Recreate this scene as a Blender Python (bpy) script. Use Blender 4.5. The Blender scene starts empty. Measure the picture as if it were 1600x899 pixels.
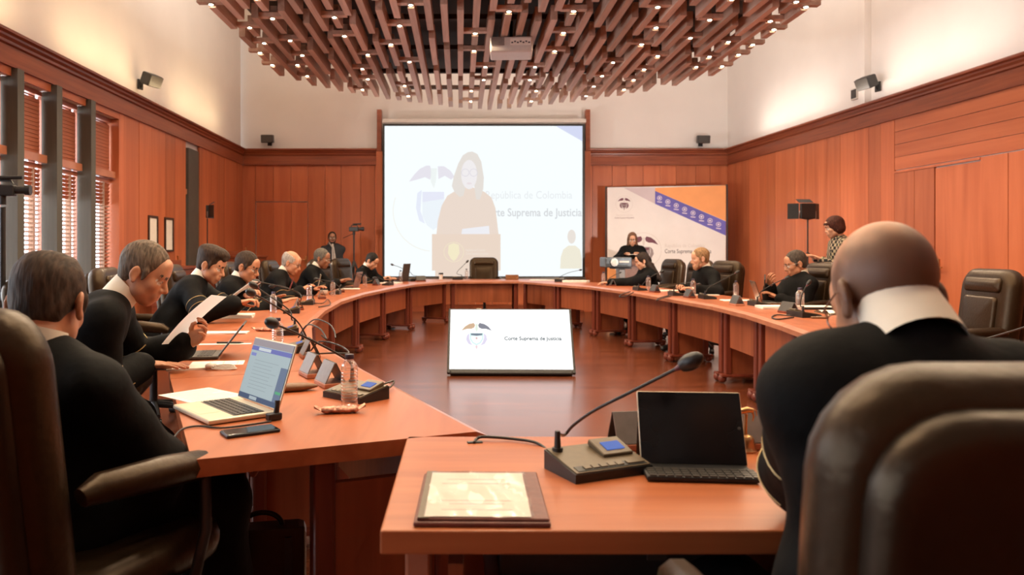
import bpy, bmesh, math, random
import numpy as np
from mathutils import Vector, Matrix, noise
from mathutils.bvhtree import BVHTree
random.seed(7)
SC = bpy.context.scene
COL = SC.collection
R = math.radians

# ------------------------------------------------------------------ camera, light, exposure
HC, F, VX, VY = 1.275, 1200.0, 720.0, 393.0           # eye height, focal length and principal point for a 1600 x 899 frame
cam_d = bpy.data.cameras.new('camera'); cam = bpy.data.objects.new('camera', cam_d); COL.objects.link(cam)
cam.location = (0, 0, HC); cam.rotation_euler = (R(90), 0, 0)
cam_d.sensor_width = 36; cam_d.lens = 36 * F / 1600
cam_d.shift_x = (800 - VX) / 1600; cam_d.shift_y = -(449.5 - VY) / 1600
cam_d.clip_start = .05
cam_d.dof.use_dof = True; cam_d.dof.focus_distance = 3.6; cam_d.dof.aperture_fstop = 4.0
SC.camera = cam
SC.view_settings.view_transform = 'Standard'; SC.view_settings.look = 'None'
SC.view_settings.exposure = 0.0; SC.view_settings.gamma = 1.0
SC.cycles.max_bounces = 8; SC.cycles.sample_clamp_indirect = 4.0
W = bpy.data.worlds.new('sky'); SC.world = W; W.use_nodes = True
W.node_tree.nodes['Background'].inputs[0].default_value = (.80, .90, 1.0, 1)
W.node_tree.nodes['Background'].inputs[1].default_value = 5.0
SPOT_W, DAY_W, COVE_W, UP_W = 31.0, 420.0, 15.0, 125.0

def area_light(name, loc, rot, sx, sy, power, col):
    d = bpy.data.lights.new(name, 'AREA'); d.shape = 'RECTANGLE'; d.size = sx; d.size_y = sy
    d.energy = power; d.color = col
    o = bpy.data.objects.new(name, d); COL.objects.link(o); o.location = loc; o.rotation_euler = rot
    return o
# daylight outside the row of windows
area_light('daylight', (-5.0, 6.6, 1.7), (R(90), 0, R(-90)), 6.0, 2.6, DAY_W, (.90, .95, 1.0))
area_light('daylight', (-4.9, .6, 1.7), (R(90), 0, R(-90)), 5.6, 2.6, DAY_W * .22, (.92, .96, 1.0))
# added fill lights, unseen above the canopy, bounced off the ceiling onto the walls
WARM = (1.0, .88, .76)
for x in (-1.6, .6, 2.8):
    for y in (4.0, 8.0, 11.6):
        area_light('added_fill_uplight', (x, y, 4.5), (R(180), 0, 0), .5, 1.6, UP_W, WARM)
# cove lamps standing on the cornice and washing the plaster above it
for y in (6.4, 9.9, 13.4):
    area_light('cove_lamp', (-4.12, y, 3.50), (R(180), R(-12), 0), .08, 2.6, COVE_W * 1.1, (1.0, .73, .40))
    area_light('cove_lamp', (5.65 + (16.3 - y) * .0662 - .45, y, 3.50), (R(180), R(12), 0), .08, 2.6, COVE_W, WARM)

# ------------------------------------------------------------------ helpers
def P(px, py, Y):
    return Vector(((px - VX) * Y / F, Y, HC - (py - VY) * Y / F))
def G(px, py, z=.75):
    Y = (HC - z) * F / (py - VY)
    return Vector(((px - VX) * Y / F, Y, z))
def rotz(a):
    return Matrix.Rotation(a, 4, 'Z')
def unit(v):
    v = Vector(v); return v.normalized() if v.length > 1e-9 else Vector((0, 0, 1))

def thing(name, label, cat, loc=(0, 0, 0), rz=0.0, group=None):
    o = bpy.data.objects.new(name, None); COL.objects.link(o)
    o.empty_display_size = .1
    o.location = loc; o.rotation_euler = (0, 0, rz)
    o['label'] = label; o['category'] = cat
    if group: o['group'] = group
    return o
def tag(o, label, cat, group=None):
    o['label'] = label; o['category'] = cat
    if group: o['group'] = group
    return o
def dup(root, loc, rz, label=None, group=None):
    def cp(o, par):
        c = o.copy(); COL.objects.link(c)
        if par is not None: c.parent = par
        for k in list(o.children): cp(k, c)
        return c
    c = cp(root, None)
    c.location = loc; c.rotation_euler = (0, 0, rz)
    if label: c['label'] = label
    if group: c['group'] = group
    return c

class MB:
    def __init__(s): s.v = []; s.f = []; s.m = []; s.M = None
    def add(s, vs, fs, m=0):
        n = len(s.v)
        if s.M is not None: vs = [s.M @ Vector(p) for p in vs]
        s.v += [tuple(p) for p in vs]
        s.f += [tuple(i + n for i in q) for q in fs]
        s.m += [m] * len(fs)
        return s
    def box(s, c, d, rz=0, m=0, Mx=None):
        x, y, z = d[0] / 2, d[1] / 2, d[2] / 2
        vs = [Vector((a * x, b * y, e * z)) for a in (-1, 1) for b in (-1, 1) for e in (-1, 1)]
        if Mx is not None: vs = [Mx @ p for p in vs]
        elif rz: q = Matrix.Rotation(rz, 3, 'Z'); vs = [q @ p for p in vs]
        return s.add([p + Vector(c) for p in vs], [(0, 1, 3, 2), (4, 6, 7, 5), (0, 4, 5, 1), (2, 3, 7, 6), (0, 2, 6, 4), (1, 5, 7, 3)], m)
    def rbox(s, c, d, r, seg=2, rz=0, m=0, Mx=None):
        bm = bmesh.new(); bmesh.ops.create_cube(bm, size=1)
        for v in bm.verts: v.co = Vector((v.co.x * d[0], v.co.y * d[1], v.co.z * d[2]))
        bmesh.ops.bevel(bm, geom=list(bm.edges), offset=r, segments=seg, affect='EDGES', profile=.5)
        q = Mx if Mx is not None else Matrix.Rotation(rz, 3, 'Z')
        bm.verts.index_update()
        s.add([q @ v.co + Vector(c) for v in bm.verts], [tuple(v.index for v in f.verts) for f in bm.faces], m)
        bm.free(); return s
    def tube(s, pts, r, n=8, m=0, caps=True):
        pts = [Vector(p) for p in pts]; k = len(pts)
        rs = list(r) if isinstance(r, (list, tuple)) else [r] * k
        vs = []; t0 = (pts[1] - pts[0]).normalized()
        a = Vector((0, 0, 1)) if abs(t0.z) < .9 else Vector((1, 0, 0))
        u = t0.cross(a).normalized()
        for i in range(k):
            t = (pts[min(i + 1, k - 1)] - pts[max(i - 1, 0)]).normalized()
            u = (u - t * u.dot(t)); u = u.normalized() if u.length > 1e-6 else t.orthogonal().normalized()
            w = t.cross(u)
            for j in range(n):
                an = 2 * math.pi * j / n
                vs.append(pts[i] + (u * math.cos(an) + w * math.sin(an)) * rs[i])
        fs = [(i * n + j, i * n + (j + 1) % n, (i + 1) * n + (j + 1) % n, (i + 1) * n + j) for i in range(k - 1) for j in range(n)]
        if caps: fs += [tuple(range(n - 1, -1, -1)), tuple((k - 1) * n + j for j in range(n))]
        return s.add(vs, fs, m)
    def cyl(s, a, b, r1, r2=None, n=14, m=0): return s.tube([a, b], [r1, r1 if r2 is None else r2], n, m)
    def lathe(s, prof, n=16, c=(0, 0, 0), m=0):
        vs = [(c[0] + r * math.cos(2 * math.pi * j / n), c[1] + r * math.sin(2 * math.pi * j / n), c[2] + z) for r, z in prof for j in range(n)]
        k = len(prof)
        fs = [(i * n + j, i * n + (j + 1) % n, (i + 1) * n + (j + 1) % n, (i + 1) * n + j) for i in range(k - 1) for j in range(n)]
        fs += [tuple(range(n - 1, -1, -1)), tuple((k - 1) * n + j for j in range(n))]
        return s.add(vs, fs, m)
    def ball(s, c, r, n=12, m=0, sc=(1, 1, 1)):
        prof = [(max(1e-4, r * math.sin(math.pi * i / (n // 2 + 1))), -r * math.cos(math.pi * i / (n // 2 + 1))) for i in range(n // 2 + 2)]
        q = len(s.v); s.lathe(prof, n, (0, 0, 0), m)
        M = s.M
        for i in range(q, len(s.v)):
            p = Vector(s.v[i]) if M is None else M.inverted() @ Vector(s.v[i])
            p = Vector((p.x * sc[0], p.y * sc[1], p.z * sc[2])) + Vector(c)
            s.v[i] = tuple(p if M is None else M @ p)
        return s
    def prism(s, poly, z0, z1, m=0):
        n = len(poly)
        ar = sum(poly[i][0] * poly[(i + 1) % n][1] - poly[(i + 1) % n][0] * poly[i][1] for i in range(n))
        if ar < 0: poly = poly[::-1]
        vs = [(p[0], p[1], z0) for p in poly] + [(p[0], p[1], z1) for p in poly]
        fs = [tuple(range(n - 1, -1, -1)), tuple(range(n, 2 * n))] + [(i, (i + 1) % n, n + (i + 1) % n, n + i) for i in range(n)]
        return s.add(vs, fs, m)
    def plate(s, poly, y0, th=.002, m=0):                 # outline in x,z facing -y
        n = len(poly)
        ar = sum(poly[i][0] * poly[(i + 1) % n][1] - poly[(i + 1) % n][0] * poly[i][1] for i in range(n))
        if ar < 0: poly = poly[::-1]
        vs = [(p[0], y0, p[1]) for p in poly] + [(p[0], y0 + th, p[1]) for p in poly]
        fs = [tuple(range(n)), tuple(range(2 * n - 1, n - 1, -1))] + [(i, n + i, n + (i + 1) % n, (i + 1) % n) for i in range(n)]
        return s.add(vs, fs, m)
    def build(s, name, mats, parent=None, smooth=None, kind=None):
        me = bpy.data.meshes.new(name); me.from_pydata(s.v, [], s.f)
        mats = mats if isinstance(mats, (list, tuple)) else [mats]
        for a in mats: me.materials.append(a)
        if len(mats) > 1: me.polygons.foreach_set('material_index', s.m)
        if smooth is not None:
            me.shade_smooth(); me.set_sharp_from_angle(angle=R(smooth))
        me.update()
        o = bpy.data.objects.new(name, me); COL.objects.link(o)
        if parent is not None: o.parent = parent
        if kind: o['kind'] = kind
        return o

def bez(p0, p1, p2, p3, n=12):
    p0, p1, p2, p3 = map(Vector, (p0, p1, p2, p3)); out = []
    for i in range(n + 1):
        t = i / n; out.append(p0 * (1 - t) ** 3 + p1 * 3 * t * (1 - t) ** 2 + p2 * 3 * t * t * (1 - t) + p3 * t ** 3)
    return out
def spline(pts, n=6):
    pts = [Vector(p) for p in pts]; out = []
    for i in range(len(pts) - 1):
        a = pts[max(i - 1, 0)]; b = pts[i]; c = pts[i + 1]; d = pts[min(i + 2, len(pts) - 1)]
        for k in range(n):
            t = k / n
            out.append(.5 * ((2 * b) + (c - a) * t + (2 * a - 5 * b + 4 * c - d) * t * t + (3 * b - a - 3 * c + d) * t ** 3))
    return out + [pts[-1]]

_unit = None
def unit_box():
    global _unit
    if _unit is None:
        mb = MB(); mb.box((0, 0, 0), (1, 1, 1)); _unit = {}
        _unit['mb'] = mb; _unit['by'] = {}
    return _unit
def piece(name, loc, size, mat, parent=None, rz=0.0, kind=None, rot=None):
    """a plain board: shares one cube mesh per material"""
    u = unit_box()
    if mat.name not in u['by']:
        me = bpy.data.meshes.new('board'); me.from_pydata(u['mb'].v, [], u['mb'].f); me.materials.append(mat); u['by'][mat.name] = me
    o = bpy.data.objects.new(name, u['by'][mat.name]); COL.objects.link(o)
    o.location = loc; o.scale = size; o.rotation_euler = rot if rot else (0, 0, rz)
    if parent is not None: o.parent = parent
    if kind: o['kind'] = kind
    return o
def struct(name, loc=(0, 0, 0), rz=0.0):
    o = bpy.data.objects.new(name, None); COL.objects.link(o); o.location = loc; o.rotation_euler = (0, 0, rz); o['kind'] = 'structure'
    return o

# ------------------------------------------------------------------ materials
def nodes(name):
    m = bpy.data.materials.new(name); m.use_nodes = True
    return m, m.node_tree.nodes, m.node_tree.links, m.node_tree.nodes['Principled BSDF']
def plain(name, c, rough=.5, metal=0.0, nscale=0, namt=.15, bump=0.0, spec=.5, coat=0.0, sheen=0.0):
    m, n, l, b = nodes(name)
    b.inputs['Roughness'].default_value = rough; b.inputs['Metallic'].default_value = metal
    b.inputs['Specular IOR Level'].default_value = spec
    if coat: b.inputs['Coat Weight'].default_value = coat; b.inputs['Coat Roughness'].default_value = .15
    if sheen: b.inputs['Sheen Weight'].default_value = sheen; b.inputs['Sheen Roughness'].default_value = .4
    b.inputs['Base Color'].default_value = (*c, 1)
    if nscale:
        t = n.new('ShaderNodeTexCoord'); x = n.new('ShaderNodeTexNoise'); x.inputs['Scale'].default_value = nscale; x.inputs['Detail'].default_value = 4
        l.new(t.outputs['Object'], x.inputs['Vector'])
        r = n.new('ShaderNodeValToRGB'); e = r.color_ramp.elements
        e[0].color = (*[v * (1 - namt) for v in c], 1); e[1].color = (*[min(1, v * (1 + namt)) for v in c], 1); e[0].position = .3; e[1].position = .7
        l.new(x.outputs[0], r.inputs[0]); l.new(r.outputs[0], b.inputs['Base Color'])
        if bump:
            u = n.new('ShaderNodeBump'); u.inputs['Strength'].default_value = bump; u.inputs['Distance'].default_value = .01
            l.new(x.outputs[0], u.inputs['Height']); l.new(u.outputs[0], b.inputs['Normal'])
    return m
def wood(name, dark, light, rough=.35, scale=(14, 14, .8), rnd=.3, coat=0.0, planks=None):
    m, n, l, b = nodes(name)
    g = n.new('ShaderNodeNewGeometry'); mp = n.new('ShaderNodeMapping'); mp.inputs['Scale'].default_value = scale
    oi = n.new('ShaderNodeObjectInfo'); ad = n.new('ShaderNodeVectorMath'); ad.operation = 'ADD'
    mu = n.new('ShaderNodeMath'); mu.operation = 'MULTIPLY'; mu.inputs[1].default_value = 13.0
    l.new(g.outputs['Position'], mp.inputs['Vector']); l.new(oi.outputs['Random'], mu.inputs[0])
    l.new(mp.outputs[0], ad.inputs[0]); l.new(mu.outputs[0], ad.inputs[1])
    x = n.new('ShaderNodeTexNoise'); x.inputs['Scale'].default_value = 1.0; x.inputs['Detail'].default_value = 6; x.inputs['Distortion'].default_value = .5
    l.new(ad.outputs[0], x.inputs['Vector'])
    r = n.new('ShaderNodeValToRGB'); e = r.color_ramp.elements
    e[0].color = (*dark, 1); e[1].color = (*light, 1); e[0].position = .32; e[1].position = .68
    l.new(x.outputs[0], r.inputs[0])
    hs = n.new('ShaderNodeHueSaturation')
    mr = n.new('ShaderNodeMapRange'); mr.inputs[3].default_value = 1 - rnd; mr.inputs[4].default_value = 1 + rnd
    l.new(oi.outputs['Random'], mr.inputs[0]); l.new(mr.outputs[0], hs.inputs['Value']); l.new(r.outputs[0], hs.inputs['Color'])
    src = hs.outputs[0]
    if planks:                                            # narrow strips of a floor too thin to tell apart at this distance
        br = n.new('ShaderNodeTexBrick'); br.inputs['Scale'].default_value = 1.0
        br.inputs['Brick Width'].default_value = planks[0]; br.inputs['Row Height'].default_value = planks[1]
        br.inputs['Mortar Size'].default_value = .0012; br.inputs['Color1'].default_value = (.86, .86, .86, 1); br.inputs['Color2'].default_value = (1.1, 1.1, 1.1, 1)
        br.inputs['Mortar'].default_value = (.55, .5, .5, 1)
        l.new(g.outputs['Position'], br.inputs['Vector'])
        mx = n.new('ShaderNodeMix'); mx.data_type = 'RGBA'; mx.blend_type = 'MULTIPLY'; mx.inputs[0].default_value = 1
        l.new(src, mx.inputs[6]); l.new(br.outputs[0], mx.inputs[7]); src = mx.outputs[2]
    l.new(src, b.inputs['Base Color'])
    b.inputs['Roughness'].default_value = rough; b.inputs['Specular IOR Level'].default_value = .32
    if coat: b.inputs['Coat Weight'].default_value = coat * .4; b.inputs['Coat Roughness'].default_value = .2
    u = n.new('ShaderNodeBump'); u.inputs['Strength'].default_value = .06; u.inputs['Distance'].default_value = .004
    l.new(x.outputs[0], u.inputs['Height']); l.new(u.outputs[0], b.inputs['Normal'])
    return m
def glow(name, c, s=1.0):
    m, n, l, b = nodes(name)
    b.inputs['Base Color'].default_value = (0, 0, 0, 1); b.inputs['Emission Color'].default_value = (*c, 1); b.inputs['Emission Strength'].default_value = s
    b.inputs['Roughness'].default_value = .6; b.inputs['Specular IOR Level'].default_value = .1
    return m
def glassy(name, c=(1, 1, 1), rough=.03, ior=1.45):
    m, n, l, b = nodes(name)
    b.inputs['Base Color'].default_value = (*c, 1); b.inputs['Transmission Weight'].default_value = 1.0
    b.inputs['Roughness'].default_value = rough; b.inputs['IOR'].default_value = ior
    return m
def clear(name, base, rough, edge=.2):
    """thin clear plastic or glass: see-through, with a gloss that grows towards grazing angles"""
    m, n, l, b = nodes(name); out = n['Material Output']; n.remove(b)
    t = n.new('ShaderNodeBsdfTransparent'); t.inputs[0].default_value = (.96, .955, .95, 1)
    g = n.new('ShaderNodeBsdfGlossy'); g.inputs['Roughness'].default_value = rough; g.inputs['Color'].default_value = (1, 1, 1, 1)
    w = n.new('ShaderNodeLayerWeight'); w.inputs['Blend'].default_value = .35
    mr = n.new('ShaderNodeMapRange'); mr.inputs[3].default_value = base; mr.inputs[4].default_value = edge
    x = n.new('ShaderNodeMixShader'); l.new(w.outputs['Facing'], mr.inputs[0]); l.new(mr.outputs[0], x.inputs[0])
    l.new(t.outputs[0], x.inputs[1]); l.new(g.outputs[0], x.inputs[2]); l.new(x.outputs[0], out.inputs[0])
    return m
def thin_paper(name):
    m, n, l, b = nodes(name); out = n['Material Output']; n.remove(b)
    d = n.new('ShaderNodeBsdfDiffuse'); t = n.new('ShaderNodeBsdfTranslucent'); x = n.new('ShaderNodeMixShader'); x.inputs[0].default_value = .55
    nz = n.new('ShaderNodeTexNoise'); nz.inputs['Scale'].default_value = 20; r = n.new('ShaderNodeValToRGB'); e = r.color_ramp.elements
    e[0].color = (.86, .84, .82, 1); e[1].color = (.93, .91, .89, 1); l.new(nz.outputs[0], r.inputs[0])
    l.new(r.outputs[0], d.inputs[0]); l.new(r.outputs[0], t.inputs[0]); l.new(d.outputs[0], x.inputs[1]); l.new(t.outputs[0], x.inputs[2]); l.new(x.outputs[0], out.inputs[0])
    return m
def srgb(r, g, b):
    return tuple(((v / 255) / 12.92 if v <= 10 else ((v / 255 + .055) / 1.055) ** 2.4) for v in (r, g, b))

M_PANEL = wood('panel_wood', (.42, .107, .040), (.54, .155, .062), .36, (7, 7, .5), .16, coat=.15)
M_HPANEL = wood('horizontal_panel_wood', (.40, .103, .039), (.52, .149, .060), .36, (.5, .5, 9), .16, coat=.15)
M_TRIM = wood('cornice_wood', (.19, .043, .018), (.29, .075, .030), .35, (1.5, 1.0, 20), .1, coat=.2)
M_TABLE = wood('table_wood', (.33, .085, .030), (.44, .130, .049), .33, (14, 1.3, 14), .06, coat=.25)
M_TABLEX = wood('near_table_wood', (.37, .100, .034), (.48, .148, .053), .33, (1.3, 16, 14), .04, coat=.25)
M_RIM = wood('table_rim_wood', (.36, .13, .070), (.46, .185, .105), .28, (5, 5, 5), .08, coat=.3)
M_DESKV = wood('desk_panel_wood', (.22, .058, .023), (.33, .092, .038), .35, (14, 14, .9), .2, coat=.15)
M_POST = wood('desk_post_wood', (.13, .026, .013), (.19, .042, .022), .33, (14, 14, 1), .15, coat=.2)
M_FLOOR = wood('floor_wood', (.105, .027, .011), (.165, .046, .019), .31, (1.0, 9, 9), .0, coat=.0, planks=(1.1, .09))
_fb = M_FLOOR.node_tree.nodes['Principled BSDF']; _fb.inputs['Specular IOR Level'].default_value = .55; _fb.inputs['Roughness'].default_value = .22
M_BEAM = wood('beam_wood', (.42, .265, .195), (.58, .395, .305), .5, (16, 1.0, 16), .22)
M_DARKWOOD = wood('dark_wood', (.035, .016, .010), (.06, .028, .018), .6, (8, 1, 8), .2)
M_PLASTER = plain('plaster', (.78, .73, .69), .8, nscale=1.2, namt=.03)
M_CEIL = plain('ceiling_plaster', (.72, .66, .60), .85, nscale=1.2, namt=.03)
M_POSTG = plain('window_post_paint', (.075, .066, .048), .5, nscale=6, namt=.12)
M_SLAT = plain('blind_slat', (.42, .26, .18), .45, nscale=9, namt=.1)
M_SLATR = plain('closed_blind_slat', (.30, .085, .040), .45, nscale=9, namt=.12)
M_GLASS = clear('window_glass', .04, .02)
M_LEATHER = plain('brown_leather', (.019, .0095, .0042), .36, nscale=60, namt=.2, bump=.12, spec=.40)
M_LEATHER2 = plain('dark_leather', (.010, .0055, .003), .36, nscale=60, namt=.2, bump=.1)
for _m in (M_LEATHER, M_LEATHER2): _m.node_tree.nodes['Principled BSDF'].inputs['Specular Tint'].default_value = (1.0, .74, .50, 1)
M_BLACK = plain('black_plastic', (.014, .013, .013), .42, nscale=40, namt=.2)
M_DGREY = plain('dark_grey_plastic', (.045, .038, .032), .45, nscale=40, namt=.15)
M_BRONZE = plain('bronze_grey_plastic', (.12, .085, .045), .42, nscale=50, namt=.1)
M_METAL = plain('brushed_metal', (.45, .42, .38), .3, 1.0, nscale=30, namt=.1)
M_CHROME = plain('dark_chrome', (.28, .25, .22), .22, 1.0, nscale=30, namt=.05)
M_BRASS = plain('brass', (.62, .36, .16), .3, 1.0, nscale=30, namt=.12)
M_SILVER = plain('silver_aluminium', (.68, .60, .46), .38, .6, nscale=30, namt=.05)
M_SHEET = thin_paper('held_paper')
M_PAPER = plain('paper', (.82, .76, .68), .7, nscale=14, namt=.04)
M_PRINT = plain('paper_print', (.45, .41, .37), .8, nscale=30, namt=.1)
M_PLATE = plain('name_plate_grey', (.24, .215, .20), .35, .3, nscale=40, namt=.08)
M_ROBE = plain('black_robe', (.0035, .0032, .0032), .75, nscale=22, namt=.35, bump=.25, spec=.12)
M_SUIT = plain('dark_suit', (.010, .010, .013), .75, nscale=70, namt=.2, bump=.1)
M_COLLAR = plain('white_collar', (.80, .72, .60), .65, nscale=20, namt=.03)
M_GOLD = plain('gold_cord', (.45, .30, .13), .4, .5, nscale=80, namt=.2)
M_EYE = plain('eye_white', (.60, .54, .48), .3, nscale=60, namt=.03)
M_IRIS = plain('eye_dark', (.02, .014, .010), .25, nscale=60, namt=.1)
M_WHITE = plain('white_plastic', (.62, .57, .52), .4, nscale=20, namt=.04)
M_RUBBER = plain('cable_rubber', (.012, .011, .010), .45, nscale=40, namt=.2)
M_BOTTLE = clear('bottle_plastic', .20, .07, .75)
M_CAP = plain('bottle_cap', (.035, .025, .05), .4, nscale=30, namt=.1)
M_WRAP = plain('foil_wrapper', (.42, .19, .13), .28, .5, nscale=48, namt=.75, bump=.4)
M_LED = glow('lamp_lens', (1.0, .84, .58), 40.0)

# ------------------------------------------------------------------ smooth bodies: blended round cones and ellipsoids, polygonised
def _surface(D, Mt, lo, h):
    S = D < 0
    nx, ny, nz = D.shape
    c = np.zeros((nx - 1, ny - 1, nz - 1), np.int8)
    for dx in (0, 1):
        for dy in (0, 1):
            for dz in (0, 1):
                c += S[dx:nx - 1 + dx, dy:ny - 1 + dy, dz:nz - 1 + dz]
    act = (c > 0) & (c < 8)
    I = np.argwhere(act)
    acc = np.zeros((len(I), 3)); cnt = np.zeros(len(I))
    cs = [(a, b, e) for a in (0, 1) for b in (0, 1) for e in (0, 1)]
    for a in cs:
        for ax in range(3):
            if a[ax]: continue
            b = list(a); b[ax] = 1
            da = D[I[:, 0] + a[0], I[:, 1] + a[1], I[:, 2] + a[2]]; db = D[I[:, 0] + b[0], I[:, 1] + b[1], I[:, 2] + b[2]]
            w = (da < 0) != (db < 0)
            t = np.where(w, da / np.where(np.abs(da - db) < 1e-9, 1, da - db), 0)
            p = np.tile(np.array(a, float), (len(I), 1)); p[:, ax] += t
            acc[w] += p[w]; cnt[w] += 1
    V = (I + acc / cnt[:, None]) * h + lo
    idx = -np.ones(c.shape, np.int64); idx[tuple(I.T)] = np.arange(len(I))
    Fs = []
    for ax in range(3):
        s0 = [slice(None)] * 3; s1 = [slice(None)] * 3; s0[ax] = slice(0, -1); s1[ax] = slice(1, None)
        ch = np.argwhere(S[tuple(s0)] != S[tuple(s1)])
        o = [q for q in range(3) if q != ax]
        ok = (ch[:, o[0]] > 0) & (ch[:, o[1]] > 0) & (ch[:, o[0]] < D.shape[o[0]] - 1) & (ch[:, o[1]] < D.shape[o[1]] - 1)
        ch = ch[ok]
        ins = S[tuple(ch.T)]
        q = []
        for d in ((-1, -1), (0, -1), (0, 0), (-1, 0)):
            k = ch.copy(); k[:, o[0]] += d[0]; k[:, o[1]] += d[1]; q.append(idx[tuple(k.T)])
        q = np.stack(q, 1)
        flip = ins if ax != 1 else ~ins
        q[~flip] = q[~flip][:, ::-1]
        Fs.append(q)
    Fa = np.concatenate(Fs)
    Vi = np.clip(np.round((V - lo) / h).astype(int), 0, np.array(D.shape) - 1)
    mv = Mt[tuple(Vi.T)]
    fm = mv[Fa[:, 0]]
    return V, Fa, fm
def sdf(prims, h):
    """prims: ('cap',a,b,ra,rb,k,m) ('ell',c,(rx,ry,rz),rot,k,m) ('sub',c,(rx,ry,rz),rot,k)"""
    los, his = [], []
    for p in prims:
        if p[0] == 'cap':
            a, b = np.array(p[1], float), np.array(p[2], float); r = max(p[3], p[4])
            los.append(np.minimum(a, b) - r); his.append(np.maximum(a, b) + r)
        elif p[0] == 'ell':
            r = np.array(p[2]); r = r if p[3] is None else np.full(3, r.max()); los.append(np.array(p[1]) - r); his.append(np.array(p[1]) + r)
    lo = np.min(los, 0) - 4 * h; hi = np.max(his, 0) + 4 * h
    n = np.ceil((hi - lo) / h).astype(int) + 1
    D = np.full(n, .25, np.float32); B = np.full(n, 9.0, np.float32); Mt = np.zeros(n, np.int8)
    for p in prims:
        k = p[5] if p[0] == 'cap' else p[4]
        if p[0] == 'cap':
            a, b = np.array(p[1], float), np.array(p[2], float); r = max(p[3], p[4]); l0 = np.minimum(a, b) - r; h0 = np.maximum(a, b) + r
        else:
            r = np.array(p[2], float); r = r if p[3] is None else np.full(3, r.max()); l0 = np.array(p[1]) - r; h0 = np.array(p[1]) + r
        mg = k + 3 * h
        i0 = np.clip(np.floor((l0 - mg - lo) / h).astype(int), 0, n); i1 = np.clip(np.ceil((h0 + mg - lo) / h).astype(int) + 1, 0, n)
        if np.any(i1 <= i0): continue
        sl = tuple(slice(i0[q], i1[q]) for q in range(3))
        X = np.stack(np.meshgrid(*[np.arange(i0[q], i1[q]) * h + lo[q] for q in range(3)], indexing='ij'), -1)
        if p[0] == 'cap':
            ab = b - a; t = np.clip(((X - a) @ ab) / max(ab @ ab, 1e-12), 0, 1)
            d = np.linalg.norm(X - a - t[..., None] * ab, axis=-1) - (p[3] + t * (p[4] - p[3])); m = p[6]
        else:
            q = X - np.array(p[1], float)
            if p[3] is not None: q = q @ np.array(p[3], float)          # columns of rot are the axes
            rr = np.array(p[2], float); k0 = np.linalg.norm(q / rr, axis=-1); k1 = np.linalg.norm(q / rr ** 2, axis=-1)
            d = np.where(k1 > 1e-9, k0 * (k0 - 1) / np.maximum(k1, 1e-9), -rr.min()); m = p[5] if p[0] == 'ell' else 0
        d = d.astype(np.float32); Ds = D[sl]
        if p[0] == 'sub':
            d = -d
            hh = np.clip(.5 - .5 * (Ds - d) / max(k, 1e-6), 0, 1)
            D[sl] = Ds * (1 - hh) + d * hh + k * hh * (1 - hh)
        else:
            hh = np.clip(.5 + .5 * (d - Ds) / max(k, 1e-6), 0, 1)
            D[sl] = d * (1 - hh) + Ds * hh - k * hh * (1 - hh)
            bs = B[sl]; w = d < bs; Mt[sl][w] = m; bs[w] = d[w]
    return _surface(D, Mt, lo, h)
def meshes(name, parts, mats, parent, smooth=True, attr=None):
    V = np.concatenate([p[0] for p in parts]); off = 0; Fa = []; fm = []
    for v, f, m in parts:
        Fa.append(f + off); off += len(v); fm.append(m)
    Fa = np.concatenate(Fa); fm = np.concatenate(fm)
    me = bpy.data.meshes.new(name)
    me.vertices.add(len(V)); me.vertices.foreach_set('co', V.astype(np.float32).ravel())
    me.loops.add(len(Fa) * 4); me.loops.foreach_set('vertex_index', Fa.astype(np.int32).ravel())
    me.polygons.add(len(Fa)); me.polygons.foreach_set('loop_start', np.arange(0, len(Fa) * 4, 4, dtype=np.int32))
    me.polygons.foreach_set('material_index', fm.astype(np.int32))
    me.update(calc_edges=True); me.validate()
    if attr is not None: me.attributes.new('stubble', 'FLOAT', 'POINT').data.foreach_set('value', attr.astype(np.float32))
    for a in mats: me.materials.append(a)
    if smooth: me.shade_smooth()
    o = bpy.data.objects.new(name, me); COL.objects.link(o)
    if parent is not None: o.parent = parent
    return o
def np3(M): return np.array([[M[i][j] for j in range(3)] for i in range(3)])

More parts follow.
